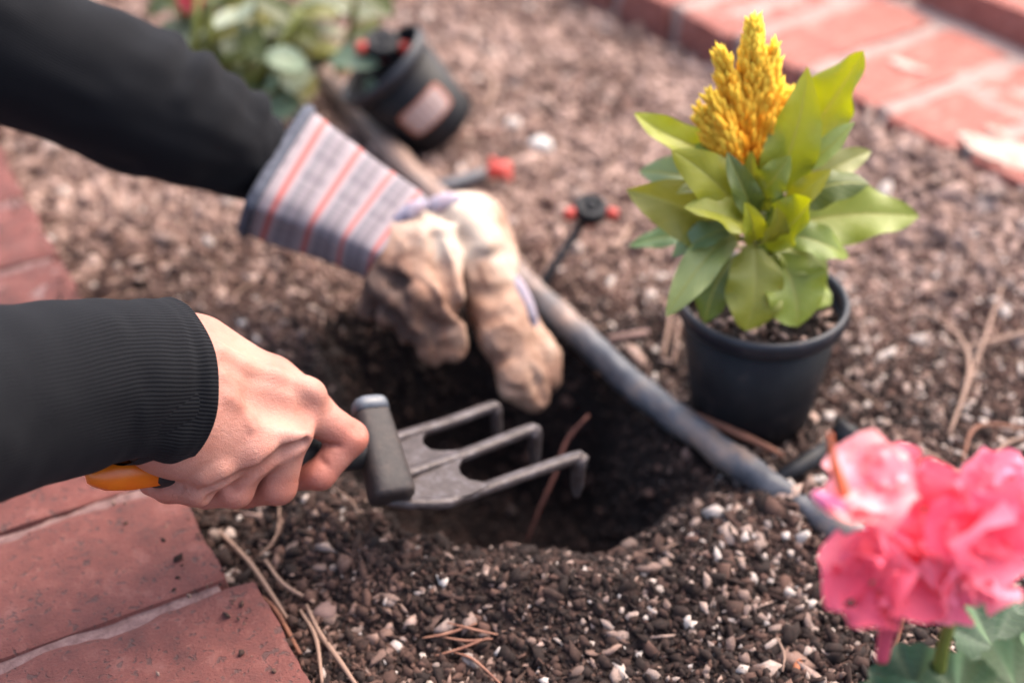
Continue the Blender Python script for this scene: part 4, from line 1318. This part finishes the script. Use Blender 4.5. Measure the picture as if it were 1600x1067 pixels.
def hand_sdf(X, Y, Z):
    c = lambda a, b, ra, rb: cap(X, Y, Z, a, b, ra, rb)
    d = c(A2, W2, 0.026, 0.024)
    for a, b, ra, rb in ((A1, W1, 0.02, 0.019), (A3, W3, 0.012, 0.0175)):
        d = smin(d, c(a, b, ra, rb), 0.02)
    palm = c(W1, I1, 0.0175, 0.0125)
    for a, b, ra, rb in ((W2, M1, 0.0195, 0.0125), (W2, R1_, 0.019, 0.012), (W3, Q1, 0.017, 0.0105)):
        palm = smin(palm, c(a, b, ra, rb), 0.024)
    palm = smin(palm, c(I1 + (I1 - M1) * 0.0, Q1, 0.0105, 0.0095), 0.008)
    d = smin(d, palm, 0.02)
    web = smin(c(P3(318, 542, .812), P3(428, 590, .838), 0.0150, 0.0105), c(P3(428, 590, .838), P3(500, 643, .842), 0.0105, 0.0090), 0.01)
    d = smin(d, web, 0.016)
    # fingers
    fi = smin(c(I1, I2, 0.0122, 0.0106), c(I2, I3, 0.0102, 0.0090), 0.003)
    fi = smin(fi, c(I3, I4, 0.0090, 0.0078), 0.003)
    fm = smin(c(M1, M2, 0.0128, 0.0108), c(M2, M3, 0.0106, 0.0094), 0.0035)
    fm = smin(fm, c(M3, M4, 0.0094, 0.008), 0.003)
    fr = smin(c(R1_, R2_, 0.0118, 0.0098), c(R2_, R3_, 0.0098, 0.0088), 0.0035)
    fr = smin(fr, c(R3_, R4_, 0.0088, 0.0075), 0.003)
    fq = smin(c(Q1, Q2, 0.0108, 0.0092), c(Q2, Q3, 0.0090, 0.0080), 0.0035)
    fq = smin(fq, c(Q3, Q4, 0.0080, 0.0062), 0.003)
    th = smin(c(TH[0], TH[1], 0.017, 0.013), c(TH[1], TH[2], 0.0125, 0.011), 0.004)
    th = smin(th, c(TH[2], TH[3], 0.011, 0.008), 0.003)
    fing = smin(smin(fi, fm, 0.0014), smin(fr, fq, 0.0014), 0.0014)
    d = smin(d, fing, 0.0045)
    d = smin(d, th, 0.008)
    return d


allp = np.array([W1, W2, W3, I1, I2, I3, I4, M2, M4, R2_, R4_, Q2, Q3, Q4] + TH + [A2])
HAND_D = [  # photograph points, radius, height, blend, +1 ridge / -1 groove
    (((342, 550), (377, 572), (428, 588), (468, 603), (488, 615)), 0.0042, 0.0019, 0.006, 1),
    (((484, 616),), 0.0085, 0.0024, 0.008, 1),
    (((460, 674),), 0.0090, 0.0026, 0.008, 1),
    (((355, 622), (400, 640), (448, 662)), 0.0032, 0.0007, 0.006, 1),
    (((345, 585), (372, 620), (392, 668)), 0.0016, 0.0006, 0.003, 1),
    (((340, 733), (320, 744)), 0.0058, 0.0018, 0.006, 1),
    (((400, 706),), 0.0080, 0.0012, 0.008, 1),
    (((482, 640), (476, 652)), 0.0056, 0.0017, 0.009, -1),
    (((405, 622), (430, 632), (452, 640)), 0.0070, 0.0012, 0.010, -1),
    (((474, 692), (443, 708), (416, 724)), 0.0030, 0.0019, 0.004, -1),
    (((437, 716), (402, 741), (362, 764), (330, 780)), 0.0030, 0.0018, 0.004, -1),
    (((416, 728), (380, 744), (346, 757), (322, 766)), 0.0026, 0.0015, 0.0035, -1),
    (((505, 693), (530, 697)), 0.0012, 0.0009, 0.002, -1),
    (((500, 716), (510, 728)), 0.0012, 0.0009, 0.002, -1),
    (((244, 751), (247, 764)), 0.0012, 0.0007, 0.002, -1),
    (((280, 752), (284, 763)), 0.0014, 0.0008, 0.002, -1),
    (((555, 668), (562, 676)), 0.0020, 0.0003, 0.003, -1),
    (((562, 662), (570, 672)), 0.0020, 0.0003, 0.003, -1),
]
V, F = surface_net(with_details(hand_sdf, HAND_D, 0.70, 0.90), allp.min(0) - 0.03, allp.max(0) + 0.03, 0.00115, 3)
red = np.zeros(len(V)); pale = np.zeros(len(V))
for J, s in ((I2, .016), (I3, .018), (I4, .018), (M2, .014), (R2_, .013), (Q3, .012), (Q4, .014), (M3, .02), ((I1 + M1) / 2, .012)):
    red = np.maximum(red, np.exp(-((V - J) ** 2).sum(1) / s ** 2))
for J, s in ((I1 + np.array([0, -.004, .012]), .012), (M1 + np.array([0, -.004, .012]), .01), (Q1 + np.array([0, -.004, .010]), .009), ((I1 + W1) / 2 + np.array([0, 0, .018]), .02)):
    pale = np.maximum(pale, np.exp(-((V - J) ** 2).sum(1) / s ** 2))
hand = link('bare_hand', mesh_np('bare_hand', V, F, True, {'red': red, 'pale': pale}), M_SKIN, person)


def sleeve_geo(ctrl, n, nv=96, disp=None, aspect=1.0, cuff=True):
    """ctrl rows: px,py,depth,radius from the hem inwards."""
    pts = np.array([list(atd(a, b, c)) + [r] for a, b, c, r in ctrl])
    q_ = catmull(pts, n)
    C, rad = q_[:, :3], q_[:, 3]
    T, N, B = frames(C, (0, SP_, CP))
    a = np.linspace(0, 2 * math.pi, nv, endpoint=False) - math.pi / 2
    t = np.linspace(0, 1, n)
    d = disp(t[:, None], a[None]) if disp else np.zeros((n, nv))
    rr = rad[:, None] + d
    P = C[:, None] + rr[..., None] * (np.sin(a)[None, :, None] * N[:, None] + aspect * np.cos(a)[None, :, None] * B[:, None])
    if cuff:   # roll the hem over and take the cloth back inside
        c0 = C[0]
        inner = []
        for k, (s, sh) in enumerate(((0.99, 0.0004), (0.965, 0.0002), (0.945, -0.002), (0.93, -0.012), (0.92, -0.03))):
            inner.append(c0 + (P[0] - c0) * s - T[0] * sh)
        P = np.concatenate([np.array(inner[::-1]), P])
    P = np.concatenate([P] + [(C[-1] + (P[-1] - C[-1]) * k)[None] for k in (0.9, 0.5, 0.02)])   # the cloth closes over the upper arm
    return P


def rdisp(t, a):
    z = 0.0016 * np.sin(9 * t + 2 * a) * sstep(0.05, 0.3, t)
    # diagonal crease on the near underside and a soft roll before the hem
    z = z - 0.0045 * np.exp(-((a - 3.65 + (0.22 - t) * 2.5) / 0.42) ** 2) * np.exp(-((t - 0.17) / 0.08) ** 2)
    z = z - 0.0085 * np.exp(-((t - 0.2) / 0.075) ** 2) * np.exp((np.cos(a + math.pi / 2) - 1) / 0.10)
    z = z + 0.002 * vnoise(t * 9 + 0 * a, 3 * np.cos(a) + 0 * t, 1.0, 4) + 0.0016 * vnoise(t * 20 + 0 * a, 3 * np.sin(a) + 0 * t, 1.0, 6)
    return z


P = sleeve_geo([(262, 599, 0.780, 0.0470), (215, 600, 0.766, 0.0470), (130, 603, 0.742, 0.0455), (0, 628, 0.700, 0.0455), (-150, 655, 0.655, 0.0480), (-400, 700, 0.585, 0.052), (-760, 640, 0.53, 0.060)], 150, 120, rdisp)
sl = link('sleeve', grid_mesh('sleeve', P, True, True), M_KNIT, person)


def ldisp(t, a):
    z = np.zeros(np.broadcast(t, a).shape)
    for t0, amp, w, ph in ((0.20, 0.003, 0.02, 1.8), (0.275, 0.008, 0.024, 1.8), (0.345, 0.005, 0.024, 1.9), (0.41, 0.008, 0.030, 1.8), (0.49, 0.008, 0.032, 1.8), (0.56, 0.006, 0.04, 1.8)):
        tt = t - 0.035 * (a - ph)
        z = z + amp * np.exp(-((tt - t0) / w) ** 2) * np.exp(-((a - ph) / 0.95) ** 2)
    z = z + 0.006 * vnoise(t * 12 + 0 * a, 2.5 * np.cos(a) + 0 * t, 1.0, 14) + 0.002 * vnoise(t * 26 + 0 * a, 4 * np.sin(a) + 0 * t, 1.0, 16)
    return z


P = sleeve_geo([(480, 296, 1.065, 0.0250), (425, 264, 1.058, 0.0280), (375, 236, 1.04, 0.0350), (300, 198, 1.005, 0.0435), (220, 165, 0.985, 0.0475), (70, 95, 0.955, 0.0515), (-100, 10, 0.925, 0.055), (-420, -120, 0.88, 0.06), (-800, -200, 0.80, 0.068)], 170, 110, ldisp)
sl2 = link('sleeve', grid_mesh('sleeve', P, True, True), M_KNIT2, person)

# glove: gauntlet, binding, leather hand, cloth trim
glove = thing('glove', None, None, tuple(atd(640, 380, 1.04)))
glove.parent = person
glove.matrix_parent_inverse = person.matrix_basis.inverted()
glove['label'] = 'striped cuff work glove with dirty cream leather fingers'


def link_sub(name, me, m):
    o = link(name, me, m)
    o.parent = glove
    o.matrix_parent_inverse = (person.matrix_basis @ person.matrix_basis.inverted() @ glove.matrix_basis).inverted()
    return o


gc = np.array([list(atd(432, 268, 1.052)) + [0.0495], list(atd(500, 304, 1.055)) + [0.0445], list(atd(562, 338, 1.055)) + [0.0395], list(atd(612, 366, 1.052)) + [0.036], list(atd(650, 388, 1.05)) + [0.031]])
q_ = catmull(gc, 40)
C, rad = q_[:, :3], q_[:, 3]
T, N, B = frames(C, (0, SP_, CP))
a = np.linspace(0, 2 * math.pi, 80, endpoint=False) - math.pi / 2
ce, se = np.cos(a), np.sin(a)
ex = 0.4
sq = lambda v: np.sign(v) * np.abs(v) ** ex
rot = 0.5
xx, yy = sq(ce) * 0.62, sq(se) * 1.0
xr, yr = xx * math.cos(rot) - yy * math.sin(rot), xx * math.sin(rot) + yy * math.cos(rot)
wr = 1 + 0.05 * vnoise(np.linspace(0, 5, 40)[:, None] + 0 * a, 3 * np.cos(a)[None] + 0 * C[:, :1], 1.0, 31)


def gring(i0, i1, grow=0.0):
    r = (rad[i0:i1] + grow)[:, None, None] * wr[i0:i1, :, None]
    return C[i0:i1, None] + r * (yr[None, :, None] * N[i0:i1, None] + xr[None, :, None] * B[i0:i1, None])


P = gring(0, 40)
inn = np.array([C[0] + (P[0] - C[0]) * s + T[0] * z for s, z in ((0.80, 0.03), (0.93, 0.004), (0.965, 0.0))])
link_sub('gauntlet', grid_mesh('gauntlet', np.concatenate([P]), True, True), M_STRIPE)
link_sub('gauntlet_lining', grid_mesh('gauntlet_lining', inn[::-1], True, True), M_BIND)
ring0 = gring(0, 1)[0]
ring_pts = np.concatenate([ring0, ring0[:2]])
bp = [C[0] + (ring0 - C[0]) * (1.0 + 0.055 * math.cos(t)) + T[0] * (-0.0002 + 0.0046 * math.sin(t)) for t in np.linspace(0, 2 * math.pi, 9)]
link_sub('cuff_binding', grid_mesh('cuff_binding', np.array(bp), True, True), M_BIND)

GW = P3(640, 385, 1.060)


def glove_sdf(X, Y, Z):
    c = lambda a, b, ra, rb: cap(X, Y, Z, a, b, ra, rb)
    g = lambda *p: P3(*p)
    d = c(g(610, 372, 1.056), g(665, 398, 1.056), 0.027, 0.027)
    # near mass: thumb side folded under
    n1 = c(g(655, 392, 1.05), g(668, 450, 1.045), 0.026, 0.022)
    for a, b, e, r0, r1, r2 in (((636, 388, 1.035), (598, 448, 1.022), (578, 486, 1.03), 0.0175, 0.0125, 0.0085),
                                ((660, 392, 1.025), (640, 470, 1.008), (668, 540, 1.018), 0.0185, 0.0135, 0.0095),
                                ((682, 378, 1.030), (696, 470, 1.012), (706, 545, 1.022), 0.0165, 0.0150, 0.0105),
                                ((620, 410, 1.030), (610, 490, 1.016), (640, 520, 1.024), 0.0120, 0.0105, 0.0085)):
        q = smin(c(g(*a), g(*b), r0, r1), c(g(*b), g(*e), r1, r2), 0.006)
        n1 = smin(n1, q, 0.0042)
    n1 = smin(n1, c(g(706, 530, 1.022), g(678, 552, 1.024), 0.0115, 0.0095), 0.004)
    d = smin(d, n1, 0.012)
    # far mass: forefinger and its neighbours reaching down to the tube
    f1 = c(g(728, 360, 1.062), g(752, 408, 1.055), 0.0275, 0.0245)
    f1 = smin(f1, c(g(764, 372, 1.075), g(775, 405, 1.07), 0.017, 0.017), 0.010)
    f1 = smin(f1, c(g(752, 408, 1.055), g(787, 520, 1.035), 0.0225, 0.0200), 0.010)
    f1 = smin(f1, c(g(787, 520, 1.035), g(815, 585, 1.022), 0.0190, 0.0170), 0.008)
    f1 = smin(f1, c(g(805, 600, 1.018), g(832, 618, 1.022), 0.0140, 0.0130), 0.006)
    f2 = smin(c(g(800, 500, 1.06), g(845, 560, 1.045), 0.018, 0.0155), c(g(845, 560, 1.045), g(852, 592, 1.038), 0.0145, 0.0120), 0.006)
    f1 = smin(f1, f2, 0.0045)
    d = smin(d, f1, 0.004)
    d = smin(d, c(g(665, 360, 1.068), g(735, 350, 1.075), 0.023, 0.024), 0.012)
    nearm = np.exp(-((X - G0[0]) ** 2 + (Y - G0[1]) ** 2 + (Z - G0[2]) ** 2) / 0.05 ** 2)
    rid = np.abs(vnoise(X * .9 + Y * .5 + Z * .35, Z * .5 - X * .55 + Y * .4, 0.017, 51)) + 0.5 * np.abs(vnoise(X * .9 + Y * .5, Z * .5 - X * .5, 0.0085, 54))
    return d + 0.0125 * (0.18 - rid) * -1.0 * (0.25 + 0.75 * nearm) + 0.0014 * vnoise(X * .7 - Y * .7, Z + .3 * Y, 0.008, 52)


G0 = P3(640, 470, 1.01)
gp = np.array([P3(554, 380, 1.05), P3(729, 300, 1.08), P3(880, 590, 1.03), P3(835, 650, 1.0), P3(640, 540, 0.99), P3(800, 380, 1.1)])
GLOVE_D = [
    (((680, 372), (690, 415), (707, 472), (737, 520)), 0.0045, 0.0040, 0.006, -1),
    (((752, 400), (790, 389)), 0.0035, 0.0014, 0.007, -1),
    (((745, 455), (770, 462), (800, 450)), 0.0040, 0.0013, 0.008, -1),
    (((760, 500), (795, 487)), 0.0035, 0.0012, 0.007, -1),
    (((775, 566), (803, 552), (812, 530)), 0.0030, 0.0018, 0.005, -1),
    (((833, 575), (841, 600), (850, 624)), 0.0034, 0.0032, 0.004, -1),
    (((790, 607), (812, 612)), 0.0025, 0.0010, 0.005, -1),
    (((586, 422), (618, 437), (647, 447)), 0.0035, 0.0025, 0.005, -1),
    (((583, 432), (611, 494), (640, 527)), 0.0035, 0.0025, 0.005, -1),
    (((622, 440), (634, 479), (645, 500)), 0.0035, 0.0030, 0.005, -1),
    (((650, 470), (668, 508)), 0.0035, 0.0028, 0.005, -1),
    (((662, 505), (690, 515), (712, 512)), 0.0030, 0.0018, 0.005, -1),
    (((640, 400), (655, 440)), 0.0040, 0.0016, 0.008, -1),
    (((720, 335), (745, 360), (760, 385)), 0.0050, 0.0012, 0.010, 1),
    (((590, 455), (612, 468)), 0.0050, 0.0022, 0.006, 1),
    (((650, 455), (676, 480)), 0.0050, 0.0018, 0.006, 1),
]
V, F = surface_net(with_details(glove_sdf, GLOVE_D, 0.93, 1.12), gp.min(0) - 0.03, gp.max(0) + 0.03, 0.0014, 2)
zz = V[:, 2]
near = np.exp(-((V - P3(640, 470, 1.02)) ** 2).sum(1) / 0.045 ** 2)
tipd = np.exp(-((V - P3(850, 610, 1.02)) ** 2).sum(1) / 0.035 ** 2)
dirt = np.clip(0.30 + 0.66 * near + 0.32 * tipd + 0.5 * np.exp(-((V - P3(600, 450, 1.02)) ** 2).sum(1) / 0.02 ** 2) - 0.5 * np.exp(-((V - P3(690, 365, 1.03)) ** 2).sum(1) / 0.034 ** 2) + 0.3 * vnoise(V[:, 0] + V[:, 1], V[:, 2], 0.02, 53), 0, 1)
link_sub('leather_hand', mesh_np('leather_hand', V, F, True, {'dirt': dirt}), M_LEATHER)


def trim(pa_, pb_, depth, r, m, n=14):
    A_, B_ = P3(*pa_, depth), P3(*pb_, depth)
    V, F = tube_geo([A_, A_ * .7 + B_ * .3 + np.array([0, 0, .003]), A_ * .3 + B_ * .7 + np.array([0, 0, .003]), B_], [r * .5, r, r, r * .5], 10, n)
    link_sub('cloth_trim', mesh_np('cloth_trim', V, F, True), m)


trim((610, 358), (668, 318), 1.036, 0.0058, M_TRIM)
trim((662, 332), (722, 314), 1.048, 0.0066, M_TRIM)
trim((796, 428), (836, 515), 1.045, 0.0062, M_TRIM)

# ------------------------------------------------------------------ pink geranium in the near corner
GB = aty(1500, 1240, 0.44)
gb = Vector((aty(1495, 1000, 0.44).x + 0.004, 0.455, 0.0))
ger = thing('geranium', 'pink double geranium blooming at the lower right corner', 'flowering plant', gb)
stem_top = aty(1488, 960, 0.44)
tube('stem', [gb, gb + Vector((0.004, 0.0, 0.07)), stem_top - Vector((0, 0, 0.03)), stem_top], [0.0042, 0.0040, 0.0032, 0.0028], M_STEM, ger, 10, 24)
FLO = [  # px, y, radius px, facing, colour, cup
    ((1352, 748), 0.445, 74, (-0.35, -0.35, 0.75), S(252, 176, 176, 0.92), 0.55),
    ((1345, 915), 0.425, 82, (-0.65, -0.55, 0.25), S(255, 96, 122, 0.9), 0.45),
    ((1452, 795), 0.440, 84, (0.05, -0.75, 0.6), S(255, 96, 122, 0.9), 0.35),
    ((1550, 838), 0.430, 104, (0.25, -0.85, 0.35), S(255, 96, 122, 0.9), 0.35),
    ((1440, 915), 0.425, 76, (-0.05, -0.9, 0.0), S(255, 98, 120, 0.92), 0.35),
    ((1530, 930), 0.425, 74, (0.15, -0.85, -0.1), S(251, 120, 148, 0.92), 0.3),
    ((1590, 780), 0.455, 76, (0.5, -0.5, 0.65), S(252, 146, 168, 0.92), 0.35),
    ((1500, 800), 0.480, 80, (0.1, 0.2, 0.95), S(251, 120, 148, 0.92), 0.3),
    ((1400, 830), 0.470, 70, (-0.6, 0.2, 0.7), S(250, 130, 154, 0.92), 0.35),
]
rg = random.Random(3)
hub = aty(1470, 870, 0.458)
for fi_, ((px, py), yy_, rp, face, col, cup) in enumerate(FLO):
    c = aty(px, py, yy_)
    dep = c.y * CP + (CAM_H - c.z) * SP_
    rad_ = rp * dep / FPX
    fz = Vector(face).normalized()
    q = fz.to_track_quat('Z', 'Y').to_matrix()
    root = c - fz * rad_ * 0.35
    tube('pedicel', [stem_top, (stem_top + root) / 2 + Vector((0, 0.004, 0.0)), root], [0.0016, 0.0012, 0.0014], M_STEM, ger, 6, 10)
    for ring_n, rs, tilt, nn in ((0, 1.0, 0.02 + cup * 0.3, 6), (1, 0.82, 0.45 + cup * 0.4, 5)):
        for k in range(nn):
            a_ = k * 6.283 / nn + ring_n * 0.6 + rg.uniform(-.35, .35) + fi_
            tl = tilt + rg.uniform(-.38, .38)
            out = Vector((math.cos(a_), math.sin(a_), 0))
            d_ = q @ (out * math.cos(tl) + Vector((0, 0, 1)) * math.sin(tl))
            nrm = q @ (Vector((0, 0, 1)) * math.cos(tl) - out * math.sin(tl))
            L = rad_ * rs * rg.uniform(0.82, 1.22) * 1.05
            pk = rg.uniform(0, 1) ** 3 * 0.3
            cc = tuple(min(1, v * rg.uniform(0.92, 1.08) * (1 - pk) + pk * w_) for v, w_ in zip(col[:3], (1, .62, .66))) + (1,)
            leaf(ger, root, root + d_ * L, L * rg.uniform(0.8, 1.1), nrm, cc, M_PETAL, name='petal', bulge=-0.10 - rg.uniform(-.08, .12), fold=-0.05, curl=rg.uniform(-.25, .35), wave=rg.uniform(.2, .5), nu=15, nv=13, shape=0.68, seed=fi_ * 20 + k, twist=rg.uniform(-.5, .5), droop=rg.uniform(-.1, .3))
# spent bud hanging below and two upright buds
bd = aty(1385, 990, 0.43)
tube('bud', [aty(1398, 935, 0.43), aty(1390, 970, 0.43), bd, aty(1378, 1030, 0.43)], [0.0045, 0.0052, 0.0036, 0.003], M_BUD, ger, 10, 18).color = S(240, 90, 116, .7)
tube('bud', [aty(1318, 770, 0.44), aty(1303, 720, 0.44), aty(1297, 678, 0.44)], [0.003, 0.0018, 0.0007], M_BUD, ger, 8, 14).color = S(250, 130, 84, .7)
tube('bud', [aty(1330, 800, 0.44), aty(1295, 785, 0.44), aty(1272, 772, 0.44)], [0.004, 0.0042, 0.002], M_BUD, ger, 8, 14).color = S(252, 130, 170, .7)


def round_leaf(c, nrm, rad_, col, seed):
    r = random.Random(seed)
    q = Vector(nrm).normalized().to_track_quat('Z', 'Y').to_matrix()
    na, nr_ = 64, 9
    P = np.zeros((nr_, na, 3))
    for j in range(na):
        a_ = 0.25 + j * (6.283 - 0.5) / (na - 1)
        lob = 1 + 0.10 * abs(math.sin(a_ * 3.5)) + 0.05 * math.sin(a_ * 14 + seed)
        for i in range(nr_):
            s_ = i / (nr_ - 1)
            rr = rad_ * s_ * lob
            z = rad_ * (0.10 * s_ * s_ * math.sin(a_ * 7 + seed) + 0.22 * s_ ** 2 - 0.05)
            P[i, j] = c + q @ Vector((rr * math.cos(a_ - 1.57), rr * math.sin(a_ - 1.57), z))
    o = link('leaf', grid_mesh('leaf', P), M_GER, ger)
    o.color = col
    b = gb + Vector((0, 0, 0.02))
    tube('petiole', [b, (b + c) / 2 + Vector((0, 0, 0.012)), c], [0.0022, 0.0017, 0.0014], M_STEM, ger, 7, 12)


for i, (px, py, yy_, rp, nrm, col) in enumerate((((1428), 1075, 0.44, 66, (-0.35, -0.35, 0.85), S(92, 132, 92, 0.36)), (1555, 1010, 0.475, 74, (0.2, -0.3, 0.9), S(84, 120, 84, 0.36)), (1500, 1085, 0.43, 60, (0.0, -0.45, 0.85), S(88, 120, 66, 0.36)),
                                                (1610, 1000, 0.50, 80, (0.3, 0.0, 0.95), S(88, 122, 90, 0.36)), (1590, 1075, 0.44, 70, (0.1, -0.4, 0.85), S(82, 112, 62, 0.36)), (1660, 1060, 0.46, 80, (0.3, -0.3, 0.85), S(88, 124, 80, 0.36)), (1390, 1130, 0.42, 70, (-0.3, -0.3, 0.85), S(90, 128, 80, 0.36)))):
    c = aty(px, py, yy_)
    dep = c.y * CP + (CAM_H - c.z) * SP_
    round_leaf(c, nrm, rp * dep / FPX, col, i + 2)
